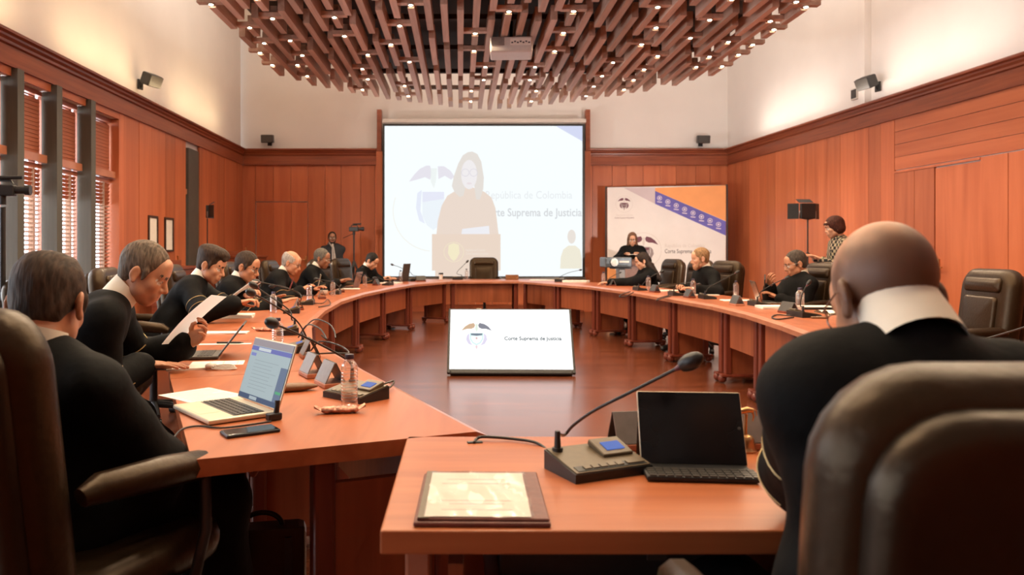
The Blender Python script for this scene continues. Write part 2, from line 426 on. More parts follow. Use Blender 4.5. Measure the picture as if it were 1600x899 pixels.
# materials of a body: 0 skin 1 clothes 2 lip 3 eye white 4 iris 5 shoe 6 brow and beard hair
def head_prims(fem=False, beard=False):
    j = .9 if fem else 1.0
    p = [('ell', (0, -.016, .032), (.077, .098, .092), None, .01, 0),
         ('ell', (0, .030, -.040), (.058 * j, .060, .082), None, .035, 0),
         ('ell', (0, .066, -.104), (.024 * j, .020, .018), None, .028, 0),
         ('ell', (.044 * j, .012, -.070), (.020, .026, .022), None, .035, 0), ('ell', (-.044 * j, .012, -.070), (.020, .026, .022), None, .035, 0),
         ('ell', (.040, .058, -.026), (.020, .020, .018), None, .025, 0), ('ell', (-.040, .058, -.026), (.020, .020, .018), None, .025, 0),
         ('cap', (-.036, .076, .020), (.036, .076, .020), .012, .012, .02, 0),
         ('ell', (0, .072, .050), (.045, .018, .035), None, .03, 0),
         ('sub', (.031, .100, .000), (.019, .014, .012), None, .014), ('sub', (-.031, .100, .000), (.019, .014, .012), None, .014),
         ('ell', (.031, .076, .000), (.0135, .0125, .0105), None, .003, 3), ('ell', (-.031, .076, .000), (.0135, .0125, .0105), None, .003, 3),
         ('ell', (.030, .0865, -.001), (.0055, .004, .0055), None, .001, 4), ('ell', (-.030, .0865, -.001), (.0055, .004, .0055), None, .001, 4),
         ('cap', (.018, .084, .007), (.044, .078, .006), .0055, .0045, .004, 0), ('cap', (-.018, .084, .007), (-.044, .078, .006), .0055, .0045, .004, 0),
         ('cap', (.016, .089, .021), (.046, .079, .022), .0045, .0035, .003, 6), ('cap', (-.016, .089, .021), (-.046, .079, .022), .0045, .0035, .003, 6),
         ('cap', (0, .086, .008), (0, .110 if not fem else .105, -.032), .008, .0125 if not fem else .010, .014, 0),
         ('ell', (.012, .097, -.038), (.009, .009, .008), None, .008, 0), ('ell', (-.012, .097, -.038), (.009, .009, .008), None, .008, 0),
         ('ell', (0, .086, -.068), (.030, .014, .022), None, .02, 0),
         ('sub', (0, .106, -.0705), (.022, .012, .0022), None, .004),
         ('ell', (0, .0945, -.0655), (.020, .007, .0048), None, .006, 2), ('ell', (0, .0925, -.077), (.018, .008, .0058), None, .006, 2)]
    for s in (-1, 1):
        a = R(18)
        rot = [[math.cos(a * s), -math.sin(a * s), 0], [math.sin(a * s), math.cos(a * s), 0], [0, 0, 1]]
        p += [('ell', (s * .080, -.016, -.008), (.009, .0195, .031), rot, .006, 0), ('sub', (s * .091, -.010, -.004), (.007, .011, .020), rot, .006),
              ('ell', (s * .081, -.010, -.036), (.008, .011, .012), None, .006, 0)]
    p += [('cap', (0, -.022, -.06), (0, -.040, -.135), .050 * (.90 if fem else 1), .050 * (.88 if fem else 1), .02, 0)]
    if beard:
        p += [('ell', (0, .070, -.098), (.040, .030, .036), None, .02, 6), ('cap', (.056, .015, -.04), (.034, .062, -.09), .012, .018, .012, 6),
              ('cap', (-.056, .015, -.04), (-.034, .062, -.09), .012, .018, .012, 6), ('cap', (-.022, .093, -.054), (.022, .093, -.054), .006, .006, .004, 6)]
    return p
HEADS = {k: sdf(head_prims(*a), .0042) for k, a in {'man': (False, False), 'woman': (True, False), 'beard': (False, True)}.items()}
def hand_prims(curl, spread=1.0):
    p = [('ell', (0, .012, 0), (.027, .030, .019), None, .012, 0), ('ell', (0, .058, 0), (.041, .046, .0145), None, .018, 0),
         ('ell', (.026, .036, -.008), (.019, .034, .015), None, .015, 0)]
    for x, y, L, r in ((-.032, .088, .062, .0076), (-.011, .097, .078, .0084), (.011, .099, .084, .0086), (.032, .093, .076, .0084)):
        q = Vector((x, y, 0)); ang = R(curl * .45); dx = x * .16 * spread / .03 * .3
        for i, s in enumerate((.46, .31, .25)):
            d = Vector((dx, math.cos(ang), -math.sin(ang))).normalized(); e = q + d * L * s
            p.append(('cap', tuple(q), tuple(e), r * (1 - .08 * i), r * (1 - .08 * (i + 1)), .006 if i == 0 else .002, 0))
            if i == 2: p.append(('ell', tuple(e + Vector((0, -.002, r * .62))), (.005, .0065, .0025), None, .001, 2))
            q = e; ang += R(curl * (.75 if i == 0 else .55))
    c = min(1, curl / 60)
    t = [Vector((.030, .022, -.004)), Vector((.054 - .010 * c, .050, -.012 - .018 * c)), Vector((.062 - .022 * c, .078, -.016 - .030 * c)), Vector((.063 - .034 * c, .101, -.018 - .034 * c))]
    for i in range(3): p.append(('cap', tuple(t[i]), tuple(t[i + 1]), .0125 - .0016 * i, .0109 - .0016 * i, .008 if i == 0 else .002, 0))
    return p
HANDS = {'flat': sdf(hand_prims(10), .0033), 'relaxed': sdf(hand_prims(32, 1.3), .0033), 'grip': sdf(hand_prims(62), .0033)}

def hair_prims(style):
    sh = [('ell', (0, -.018, .037), (.0810, .1015, .0945), None, .01, 0), ('ell', (0, -.050, -.020), (.063, .047, .066), None, .02, 0)]
    face = [('sub', (0, .112, -.030), (.094, .088, .104), None, .010)]
    ears = [('sub', (s * .092, -.008, -.020), (.022, .030, .040), None, .006) for s in (-1, 1)]
    low = [('sub', (0, -.02, -.165), (.15, .15, .100), None, .02)]
    burns = [('ell', (s * .076, .018, .004), (.008, .013, .030), None, .006, 0) for s in (-1, 1)]
    if style == 'short': return sh + face + low + burns + ears
    if style == 'thick': return sh + [('ell', (0, .020, .098), (.076, .082, .046), None, .02, 0), ('ell', (0, -.04, .08), (.084, .088, .06), None, .02, 0)] + \
        [('sub', (0, .125, -.035), (.094, .085, .105), None, .008)] + low + burns + ears + [('cap', (-.03, .075, .088), (.03, .085, .078), .022, .018, .01, 0)]
    if style == 'receding': return sh + [('sub', (0, .112, -.010), (.100, .095, .115), None, .012)] + low + burns + ears
    if style == 'thin_top': return sh + [('sub', (0, .112, -.020), (.094, .090, .108), None, .012), ('sub', (0, -.040, .150), (.050, .060, .040), None, .03)] + low + burns + ears
    if style == 'fringe': return sh + [('sub', (0, .035, .125), (.074, .128, .082), None, .02)] + [('sub', (0, .118, -.010), (.10, .105, .115), None, .012)] + low + ears
    if style == 'shaved': return [('ell', (0, -.0165, .0325), (.0783, .0990, .0930), None, .01, 0), ('ell', (0, -.048, -.012), (.061, .046, .052), None, .015, 0),
                                  ('sub', (0, .045, .120), (.082, .122, .095), None, .02), ('sub', (0, .108, -.010), (.10, .095, .115), None, .012)] + low + ears
    if style == 'bob': return [('ell', (0, -.020, .036), (.092, .112, .102), None, .01, 0), ('ell', (0, -.040, -.030), (.095, .085, .075), None, .03, 0)] + \
        [('sub', (0, .125, -.045), (.070, .085, .105), None, .012), ('sub', (0, -.02, -.20), (.16, .16, .10), None, .015), ('cap', (-.04, .083, .055), (.04, .083, .055), .016, .016, .012, 0)]
    if style == 'long': return [('ell', (0, -.020, .036), (.088, .108, .099), None, .01, 0), ('cap', (.062, .000, .0), (.075, .010, -.17), .036, .030, .03, 0),
                                ('cap', (-.062, .000, .0), (-.075, .010, -.17), .036, .030, .03, 0), ('ell', (0, -.068, -.07), (.078, .045, .115), None, .03, 0),
                                ('sub', (0, .120, -.050), (.060, .085, .125), None, .012)]
    if style == 'very_long': return [('ell', (0, -.022, .034), (.087, .108, .099), None, .01, 0), ('ell', (0, -.062, -.09), (.084, .052, .14), None, .04, 0),
                                     ('cap', (0, -.085, -.12), (.0, -.150, -.36), .068, .045, .04, 0), ('cap', (-.05, -.07, -.1), (-.05, -.12, -.33), .04, .03, .03, 0), ('cap', (.05, -.07, -.1), (.05, -.12, -.33), .04, .03, .03, 0),
                                     ('sub', (0, .105, -.055), (.082, .092, .135), None, .012)]
_hair = {}
def hair_mesh(style):
    if style not in _hair:
        v, f, m_ = sdf(hair_prims(style), .0044)
        if style != 'shaved':
            v = np.array([p + .0022 * np.array(noise.noise_vector(Vector((p[0] * 90, p[1] * 30, p[2] * 30)))) for p in v])
        _hair[style] = (v, f, m_)
    return _hair[style]
_matc = {}
def cmat(kind, c):
    key = (kind, c)
    if key not in _matc:
        if kind == 'skin':
            m = plain('skin', c, .48, nscale=26, namt=.10, spec=.4); b = m.node_tree.nodes['Principled BSDF']
            b.inputs['Subsurface Weight'].default_value = .08; b.inputs['Subsurface Radius'].default_value = (.012, .004, .002)
        elif kind == 'lip': m = plain('lip', c, .4, nscale=60, namt=.08)
        elif kind == 'hair':
            m, n, l, b = nodes('hair'); b.inputs['Roughness'].default_value = .65; b.inputs['Specular IOR Level'].default_value = .2
            t = n.new('ShaderNodeTexCoord'); mp = n.new('ShaderNodeMapping'); mp.inputs['Scale'].default_value = (150, 40, 26)
            x = n.new('ShaderNodeTexNoise'); x.inputs['Scale'].default_value = 1; x.inputs['Detail'].default_value = 3
            l.new(t.outputs['Object'], mp.inputs[0]); l.new(mp.outputs[0], x.inputs['Vector'])
            r = n.new('ShaderNodeValToRGB'); e = r.color_ramp.elements; e[0].position = .35; e[1].position = .68
            e[0].color = (*[v * .55 for v in c], 1); e[1].color = (*[min(1, v * 1.5) for v in c], 1)
            l.new(x.outputs[0], r.inputs[0]); l.new(r.outputs[0], b.inputs['Base Color'])
            u = n.new('ShaderNodeBump'); u.inputs['Strength'].default_value = .6; u.inputs['Distance'].default_value = .006
            l.new(x.outputs[0], u.inputs['Height']); l.new(u.outputs[0], b.inputs['Normal'])
        else: m = plain(kind, c, .7, nscale=60, namt=.2)
        _matc[key] = m
    return _matc[key]

def person(label, head, yaw, pitch, hip, heading, lw, rw, hair='short', hairc=(.03, .02, .014), skin=(.50, .25, .145), robe=None, glasses=None,
           roll=0, stand=False, hs=1.03, lh='flat', rh='flat', ld=None, rd=None, kind='man', collar=True, slim=1.0, sleeve=1.0, tie=None, gold=True,
           feet=.24, skirt=True, lpalm=None, rpalm=None, sho=.185, elb=(.6, .55), brow=None, voxel=.014, nk=.056):
    head = Vector(head); hip = Vector(hip)
    base = Vector((hip.x, hip.y, 0))
    root = thing('person', label, 'person', base)
    L = lambda p: tuple(Vector(p) - base)
    fw = Vector((math.cos(R(heading)), math.sin(R(heading)), 0)); rt = Vector((fw.y, -fw.x, 0)); up = Vector((0, 0, 1))
    RH = (Matrix.Rotation(R(yaw - 90), 3, 'Z') @ Matrix.Rotation(-R(pitch), 3, 'X') @ Matrix.Rotation(R(roll), 3, 'Y'))
    hM = np3(RH) * hs
    ntop = head + RH @ Vector((0, -.040, -.072)) * hs
    d = unit(hip + Vector((0, 0, .12)) - ntop)
    NB = ntop + unit(d * .75 + Vector((0, 0, -.5)) - fw * .08) * nk
    u = unit(NB - hip); f = unit(u.cross(rt)) * 1.0
    if f.dot(fw) < 0: f = -f
    SCn = NB - u * .075
    S = {-1: SCn - rt * sho - up * .025, 1: SCn + rt * sho - up * .025}
    rotT = np3(Matrix((rt, f, u)).transposed())
    arms = {}
    for s, w in ((-1, lw), (1, rw)):
        w = Vector(w); l1, l2 = .30, .265; ds = (w - S[s]).length
        if ds > .97 * (l1 + l2): k = ds / (.97 * (l1 + l2)); l1 *= k; l2 *= k
        a = (l1 * l1 - l2 * l2 + ds * ds) / (2 * ds); hgt = math.sqrt(max(l1 * l1 - a * a, 0)); ax = (w - S[s]) / ds
        pole = rt * s * elb[0] - up * elb[1] - fw * .5; pole = unit(pole - ax * pole.dot(ax))
        arms[s] = (S[s], S[s] + ax * a + pole * hgt, w)
    hips = {s: hip + rt * s * .095 for s in (-1, 1)}
    if stand:
        knees = {s: Vector((hips[s].x, hips[s].y, .49)) + fw * .015 for s in (-1, 1)}; ank = {s: Vector((hips[s].x, hips[s].y, .085)) - fw * .02 for s in (-1, 1)}
    else:
        knees = {s: hips[s] + fw * .40 + rt * s * .06 + Vector((0, 0, -.03)) for s in (-1, 1)}
        ank = {s: Vector((knees[s].x, knees[s].y, .09)) + fw * (feet - .24) for s in (-1, 1)}
    # ---- the body
    B = [('cap', L(NB - u * .05), L(ntop + (head - ntop) * .15), .055 * slim, .050 * slim, .02, 0),
         ('ell', L(NB + (hip - NB) * .34), (.155 * slim, .10, .19), rotT, .05, 1), ('ell', L(NB + (hip - NB) * .74), (.15 * slim, .105, .15), rotT, .05, 1),
         ('ell', L(hip), (.165, .12, .11), rotT, .05, 1)]
    for s in (-1, 1):
        a, e, w = arms[s]
        B += [('cap', L(NB - u * .065), L(a), .042, .052, .02, 1), ('cap', L(a), L(e), .052, .040, .02, 1), ('cap', L(e), L(w), .040, .027, .012, 0),
              ('cap', L(hips[s]), L(knees[s]), .082, .058, .04, 1), ('cap', L(knees[s]), L(ank[s]), .056, .040, .02, 1),
              ('cap', L(ank[s] + Vector((0, 0, -.03))), L(ank[s] + fw * .17 + Vector((0, 0, -.05))), .042, .035, .02, 5)]
    parts = [sdf(B, .013)]
    hv, hf, hm = HEADS[kind]; n0 = len(parts[0][0])
    parts.append((hv @ hM.T + np.array(L(head)), hf, hm))
    for s, pose, dr, pn in ((-1, lh, ld, lpalm), (1, rh, rd, rpalm)):
        a, e, w = arms[s]
        dv = unit(dr) if dr is not None else unit(w - e)
        pd = Vector(pn) if pn is not None else Vector((0, 0, -1)); zz = -unit(pd - dv * pd.dot(dv)); xx = dv.cross(zz)
        v, ff, mm = HANDS[pose]; v = v.copy()
        if s > 0: v = v * np.array((-1, 1, 1)); ff = ff[:, ::-1]
        hn = np3(Matrix((xx, dv, zz)).transposed()) * (1.0 if slim > .95 else .92)
        parts.append((v @ hn.T + np.array(L(w)), ff, mm))
    sk = cmat('skin', skin); lip = cmat('lip', (skin[0] * .82, skin[1] * .58, skin[2] * .58))
    cl = robe if robe else M_ROBE
    stub = None
    if hair == 'shaved':
        ss = lambda a, b, x: (lambda t: t * t * (3 - 2 * t))(np.clip((x - a) / (b - a), 0, 1))
        jit = np.array([noise.noise(Vector((p[0] * 40, p[1] * 40, p[2] * 40))) for p in hv]) * .02
        w_ = ss(.105, .035, hv[:, 2] + .25 * np.maximum(hv[:, 1], 0) + jit) * ss(-.080, -.025, hv[:, 2] + .2 * np.maximum(hv[:, 1] + .02, 0)) * ss(.055, .015, hv[:, 1] + jit) * ss(.100, .088, np.abs(hv[:, 0]) + .2 * np.maximum(-.03 - hv[:, 1], 0) * 0)
        stub = np.zeros(sum(len(p[0]) for p in parts)); stub[n0:n0 + len(hv)] = w_ * .82
        sk = sk.copy(); sk.name = 'shaved_skin'; nn_, ll_ = sk.node_tree.nodes, sk.node_tree.links; bs_ = nn_['Principled BSDF']
        at_ = nn_.new('ShaderNodeAttribute'); at_.attribute_name = 'stubble'; mx_ = nn_.new('ShaderNodeMix'); mx_.data_type = 'RGBA'
        src_ = bs_.inputs['Base Color'].links[0].from_socket; ll_.new(at_.outputs['Fac'], mx_.inputs[0]); ll_.new(src_, mx_.inputs[6]); mx_.inputs[7].default_value = (*hairc, 1); ll_.new(mx_.outputs[2], bs_.inputs['Base Color'])
    meshes('body', parts, [sk, M_SUIT, lip, M_EYE, M_IRIS, M_BLACK, cmat('hair', brow or hairc)], root, attr=stub)
    # ---- hair
    if hair and hair != 'shaved':
        v, ff, mm = hair_mesh(hair)
        meshes('hair', [(v @ hM.T + np.array(L(head)), ff, mm)], [cmat('hair', hairc)], root)
    # ---- robe or jacket
    k = sleeve
    Q = [('ell', L(NB + (hip - NB) * .36), (.198 * slim, .135, .215), rotT, .05, 0), ('ell', L(NB + (hip - NB) * .74), (.195 * slim, .145, .19), rotT, .06, 0),
         ('ell', L(hip), (.205 * slim, .165, .14), rotT, .06, 0)]
    for s in (-1, 1):
        a, e, w = arms[s]; ww = e + (w - e) * (.86 if k > .9 else .95)
        Q += [('cap', L(NB - u * .058), L(a + u * .005), .056, .066 * (.6 + .4 * k), .07, 0), ('cap', L(a), L(e), .068 * (.5 + .5 * k), .084 * k, .06, 0), ('cap', L(e), L(ww), .084 * k, .068 * k ** 1.5, .03, 0)]
        if skirt and not stand:
            Q += [('cap', L(hips[s]), L(knees[s]), .125, .105, .08, 0), ('cap', L(knees[s]), L(ank[s] + Vector((0, 0, .20))), .10, .125, .06, 0)]
        if skirt and stand: Q += [('cap', L(hips[s]), L(ank[s] + Vector((0, 0, .30))), .14, .17, .1, 0)]
    v, ff, mm = sdf(Q, voxel)
    rng = np.random.RandomState(int(abs(head.x) * 1000) % 9999)                       # hanging folds
    ph = rng.rand(3) * 6
    vv = v - np.array(L(hip)); th = vv[:, 0] * 38 + ph[0]; tv = vv[:, 1] * 34 + ph[1]
    amp = .0045 * (np.sin(th + 5 * np.sin(vv[:, 2] * 7 + ph[2])) + np.sin(tv * .7 + 4 * np.sin(vv[:, 2] * 9)) )
    v = v + amp[:, None] * (vv / np.maximum(np.linalg.norm(vv, axis=1), .05)[:, None])
    ro = meshes('robe' if skirt else 'jacket', [(v, ff, mm)], [cl], root)
    if gold:
        bv = BVHTree.FromPolygons([tuple(p) for p in v], [tuple(q) for q in ff])
        for s in (-1, 1):
            a, e, w = [Vector(L(q)) for q in arms[s]]
            mb = MB(); ax = unit(e - a)
            for t in (.66, .98):
                c = a + (e - a) * t; o1 = ax.orthogonal().normalized(); o2 = ax.cross(o1); ring = []
                for i in range(28):
                    an = 2 * math.pi * i / 28; dr = o1 * math.cos(an) + o2 * math.sin(an)
                    h = bv.ray_cast(c + dr * .3, -dr, .3)
                    if h[0] is not None and (h[0] - c).length < .145: ring.append(h[0] + dr * .001)
                    elif len(ring) > 3: mb.tube(ring, .0024, 5); ring = []
                    else: ring = []
                if len(ring) > 3: mb.tube(ring, .0024, 5)
            if mb.v: mb.build('sleeve_cord', M_GOLD, root, 60)['label'] = 'thin gold cord around the sleeve'
    if collar:
        ax = unit(ntop - NB + fw * .012); o1 = unit(rt - ax * rt.dot(ax)); o2 = ax.cross(o1); mb = MB(); vs = []; n = 28
        c0 = Vector(L(NB))
        prof = [(.070, -.035), (.0680, .015), (.0645, .052), (.0615, .052), (.0640, .0)]
        for r, z in prof:
            for i in range(n):
                an = 2 * math.pi * i / n
                vs.append(c0 + ax * (z + .012 * (-math.sin(an) if z > .04 else 0) * .8) + (o1 * math.cos(an) + o2 * math.sin(an)) * r * slim)
        fs = [(i * n + j, i * n + (j + 1) % n, (i + 1) * n + (j + 1) % n, (i + 1) * n + j) for i in range(len(prof) - 1) for j in range(n)]
        mb.add(vs, fs); o = mb.build('collar', M_COLLAR, root, 60); o['label'] = 'white shirt collar'
    if tie:
        mb = MB(); p0 = NB + f * .075 - u * .0; side = rt
        prs = []
        for t, w_ in ((0, .018), (.05, .016), (.07, .022), (.30, .040), (.42, .046), (.46, .004)):
            q = p0 - u * t + f * (.052 + .05 * math.sin(min(1, t / .3) * 1.6)); prs.append((q - side * w_, q + side * w_))
        vs = []
        for a, b in prs: vs += [Vector(L(a)), Vector(L(b)), Vector(L(b + f * .008)), Vector(L(a + f * .008))]
        fs = [(i * 4 + j, i * 4 + (j + 1) % 4, (i + 1) * 4 + (j + 1) % 4, (i + 1) * 4 + j) for i in range(len(prs) - 1) for j in range(4)]
        mb.add(vs, fs); mb.build('tie', tie, root, 40)
    if glasses:
        mb = MB(); mb.M = Matrix.Translation(L(head)) @ (RH.to_4x4() @ Matrix.Scale(hs, 4))
        rr = glasses.get('r', .021)
        for s in (-1, 1):
            mb.tube([(s * .033 + rr * 1.12 * math.cos(a), .101 - .006 * abs(math.cos(a)), -.002 + rr * .86 * math.sin(a)) for a in [2 * math.pi * i / 18 for i in range(19)]], glasses.get('w', .0014), 6)
            mb.tube([(s * .056, .096, .004), (s * .078, .06, .006), (s * .084, .0, .006), (s * .083, -.03, -.008)], .0017, 6)
        mb.tube([(-.010, .103, .002), (0, .107, .005), (.010, .103, .002)], .0015, 6)
        mb.build('glasses', glasses.get('mat', M_DGREY), root, 60)
    return root, arms

# ------------------------------------------------------------------ the room
ZC, ZT, YB, YF = 3.45, 6.0, 16.3, -3.2                # cornice top, ceiling, back wall, wall behind the camera
def XR(y): return 5.68 + .0662 * (YB - y)
def XL(y): return -4.65 + .018 * (YB - y)
AR = math.atan2(YF - YB, XR(YF) - XR(YB)); AL = math.atan2(YF - YB, XL(YF) - XL(YB))

fl = MB(); fl.box((.6, 6.5, -.05), (13.4, 20.2, .1)); fl.build('floor', M_FLOOR, None, kind='structure')
ce = MB(); ce.box((.6, 6.5, ZT + .05), (13.6, 20.4, .1)); ce.build('ceiling', M_CEIL, None, kind='structure')

# back wall -----------------------------------------------------------
wb = struct('wall_back', (0, YB, 0))
def wbp(px): return (px - VX) * YB / F
def wbz(py): return HC - (py - VY) * YB / F
m = MB(); m.box((.5, .16, ZT / 2), (11.4, .2, ZT)); m.build('plaster', M_PLASTER, wb)
XLb, XRb = XL(YB), XR(YB)
def boards(parent, x0, x1, z0, z1, widths, mat, y=0.03, gap=.006, name='panel'):
    x = x0; i = 0
    while x < x1 - .02:
        w = min(widths[i % len(widths)], x1 - x)
        if x1 - x - w < .08: w = x1 - x
        piece(name, (x + w / 2, y - random.random() * .004, (z0 + z1) / 2), (w - gap, .03, z1 - z0 - gap), mat, parent)
        x += w; i += 1
zf = ZC - .34
back_w = [.36, .34, .42, .30, .36]
dx0, dx1, dz = wbp(399), wbp(481), wbz(315)
boards(wb, XLb, dx0, .14, zf, [.29], M_PANEL)
boards(wb, dx0, dx1, dz, zf, [.38, .37, .37], M_PANEL)
boards(wb, dx1, XRb, .14, zf, back_w, M_PANEL)
door = struct('door_1', (0, YB, 0))
boards(door, dx0 + .01, dx1 - .01, .02, dz - .012, [.37, .38], M_PANEL, .045, .003, 'door_panel')
def handle(parent, x, z, y=-.01, rot=None):
    mb = MB(); mb.box((x, y + .005, z), (.035, .012, .20)); mb.tube([(x, y, z + .02), (x, y - .05, z + .02), (x - .03, y - .055, z + .02), (x - .12, y - .055, z + .02)], .009, 8)
    if rot: mb.M = None
    return mb.build('door_handle', M_BRASS, parent, 50)
handle(door, wbp(478), 1.08, .02)
for a, b in ((XLb, dx0), (dx1, XRb)):
    piece('baseboard', ((a + b) / 2, .02, .07), (b - a, .05, .14), M_TRIM, wb)
CPROF = [(0, 0), (.10, 0), (.125, -.018), (.12, -.04), (.085, -.055), (.078, -.075), (.055, -.10), (.05, -.125), (.028, -.14), (.025, -.165), (0, -.17)]
def cornice(name, a, b, nin):
    """moulding swept from a to b (x,y), nin points into the room"""
    o = struct(name); mb = MB(); n = len(CPROF); vs = []
    for q in (a, b): vs += [(q[0] + nin[0] * p[0], q[1] + nin[1] * p[0], ZC + p[1]) for p in CPROF]
    fs = [(i, (i + 1) % n, n + (i + 1) % n, n + i) for i in range(n)] + [tuple(range(n - 1, -1, -1)), tuple(range(n, 2 * n))]
    mb.add(vs, fs); mb.build('moulding', M_TRIM, o, 20)
    d = Vector((b[0] - a[0], b[1] - a[1], 0)); c = (Vector((a[0], a[1], 0)) + Vector((b[0], b[1], 0))) / 2 + Vector((nin[0], nin[1], 0)) * .022
    piece('frieze_board', (c.x, c.y, ZC - .255), (d.length, .05, .175), M_TRIM, o, math.atan2(d.y, d.x))
    return o
sx0, sx1 = wbp(594), wbp(917)
cornice('trim_1', (XLb, YB), (sx0, YB), (0, -1)); cornice('trim_2', (sx1, YB), (XRb, YB), (0, -1))
nR = Vector((-math.cos(.0661), -math.sin(.0661), 0)); nL = Vector((math.cos(.018), math.sin(.018), 0))
cornice('trim_3', (XR(YB), YB), (XR(YF), YF), (nR.x, nR.y)); cornice('trim_4', (XL(YB), YB), (XL(YF), YF), (nL.x, nL.y))
for i, px in enumerate((593.5, 917)):                                    # posts at both sides of the screen rise above the cornice
    o = struct('trim_%d' % (5 + i)); x = wbp(px)
    piece('post', (x, YB - .06, wbz(205)), (.095, .16, wbz(173) - wbz(237)), M_TRIM, o)
    piece('post', (x, YB - .05, (wbz(237)) / 2), (.13, .12, wbz(237)), M_PANEL, o)

# wall behind the camera, plain
wf = struct('wall_front', (0, YF, 0)); m = MB(); m.box((1, -.1, ZT / 2), (13, .2, ZT)); m.build('plaster', M_PLASTER, wf)
piece('panel', (1, .02, ZC / 2), (12.4, .04, ZC), M_PANEL, wf)

# right wall: local x runs from the back corner towards the camera
LR = math.hypot(YF - YB, XR(YF) - XR(YB))
wr = struct('wall_right', (XRb, YB, 0), AR)
# local +y points to ... the room lies on local -y side of this frame
SR = -1 if (Matrix.Rotation(AR, 3, 'Z') @ Vector((0, 1, 0))).x > 0 else 1
m = MB(); m.box((LR / 2, -SR * .11, ZT / 2), (LR + .4, .2, ZT)); m.build('plaster', M_PLASTER, wr)
def sR(y): return (YB - y) / math.cos(.0661)
def boardsR(parent, s0, s1, z0, z1, widths, mat, y=.005, gap=.006, name='panel'):
    x = s0; i = 0
    while x < s1 - .02:
        w = min(widths[i % len(widths)], s1 - x)
        if s1 - x - w < .06: w = s1 - x
        piece(name, (x + w / 2, SR * (y + random.random() * .004), (z0 + z1) / 2), (w - gap, .03, z1 - z0 - gap), mat, parent)
        x += w; i += 1
s14, sd0, sd1 = sR(10.68), sR(9.87), sR(9.07)
boardsR(wr, 0, s14, .33, zf, [.40, .34, .30, .46, .26, .38], M_PANEL)
for i in range(4):
    z0 = 2.40 + i * (zf - 2.40) / 4
    for a, b in ((s14, s14 + 2.35 + .4 * (i % 2)), (s14 + 2.35 + .4 * (i % 2), s14 + 5.2)):
        piece('panel', ((a + b) / 2, SR * .005, z0 + (zf - 2.4) / 8), (b - a - .006, .03, (zf - 2.4) / 4 - .006), M_HPANEL, wr)
boardsR(wr, s14, sd0, .33, 2.37, [.42, .40], M_PANEL)
boardsR(wr, sd1, s14 + 5.2, .33, 2.39, [.42, .36, .30, .5, .34], M_PANEL)
boardsR(wr, s14 + 5.2, LR, .33, zf, [.6, .5], M_PANEL)
for a, b in ((0, sd0), (sd1, LR)): piece('baseboard', ((a + b) / 2, SR * .012, .165), (b - a, .05, .32), M_TRIM, wr)
d2 = struct('door_2', (XRb, YB, 0), AR)
boardsR(d2, sd0 + .008, sd1 - .008, .02, 2.345, [.80], M_PANEL, -.004, .003, 'door_panel')
piece('door_frame', ((s14 + sd1) / 2, SR * .014, 2.375), (sd1 - s14, .035, .03), M_PANEL, d2)
mb = MB(); hx = sd0 + .07
mb.box((hx, SR * .022, 1.05), (.045, .014, .26)); mb.tube([(hx, SR * .02, 1.07), (hx, SR * .07, 1.07), (hx + .03, SR * .075, 1.07), (hx + .14, SR * .075, 1.07)], .010, 8)
mb.build('door_handle', M_BRASS, d2, 50)
pil = struct('trim_7', (XR(11.35), 11.35, 0), AR)
piece('pilaster', (0, SR * .04, (ZC + ZT) / 2), (.16, .10, ZT - ZC), M_PLASTER, pil)

# left wall with its row of windows
LLn = math.hypot(YF - YB, XL(YF) - XL(YB))
wl = struct('wall_left', (XLb, YB, 0), AL)
SL = 1 if (Matrix.Rotation(AL, 3, 'Z') @ Vector((0, 1, 0))).x > 0 else -1
def sL(y): return (YB - y) / math.cos(.018)
WY = [10.05, 9.28, 8.47, 7.70, 6.93, 6.16, 5.39, 4.62, 3.85, 3.08, 2.31, 1.54, .77, 0, -.77, -1.54, -2.31]             # posts between the window bays, y
wz0, wz1 = .42, 3.02
wa, wbb = sL(WY[0] + .12), sL(WY[-1])
m = MB()
nwa, nwb = sL(13.45), sL(12.75)                                         # a narrow window nearer the corner
nw0, nw1 = .75, 3.02
for a, b, z0, z1 in ((0, LLn, ZC - .36, ZT), (0, nwa, 0, ZC - .36), (nwb, wa, 0, ZC - .36), (wbb, LLn, 0, ZC - .36), (wa, wbb, 0, wz0), (wa, wbb, wz1, ZC - .36), (nwa, nwb, 0, nw0), (nwa, nwb, nw1, ZC - .36)):
    m.box(((a + b) / 2, -SL * .12, (z0 + z1) / 2), (b - a, .2, z1 - z0))
m.build('plaster', M_PLASTER, wl)
def boardsL(parent, s0, s1, z0, z1, widths, mat, y=.005, gap=.006, name='panel'):
    x = s0; i = 0
    while x < s1 - .02:
        w = min(widths[i % len(widths)], s1 - x)
        if s1 - x - w < .06: w = s1 - x
        piece(name, (x + w / 2, SL * (y + random.random() * .004), (z0 + z1) / 2), (w - gap, .03, z1 - z0 - gap), mat, parent)
        x += w; i += 1
boardsL(wl, 0, nwa, .14, zf, [.44, .4, .5], M_PANEL); boardsL(wl, nwb, wa, .14, zf, [.50, .42, .56, .46], M_PANEL)
boardsL(wl, wa, wbb, .14, wz0, [.77], M_PANEL); boardsL(wl, wa, wbb, wz1, zf, [2.3], M_HPANEL); boardsL(wl, wbb, LLn, .14, zf, [.6, .5], M_PANEL)
boardsL(wl, nwa, nwb, .14, nw0, [.7], M_PANEL)
piece('baseboard', (LLn / 2, SL * .012, .07), (LLn, .05, .14), M_TRIM, wl)
piece('window_reveal', (wa + .02, -SL * .10, (wz0 + wz1) / 2), (.035, .26, wz1 - wz0), M_PANEL, wl)
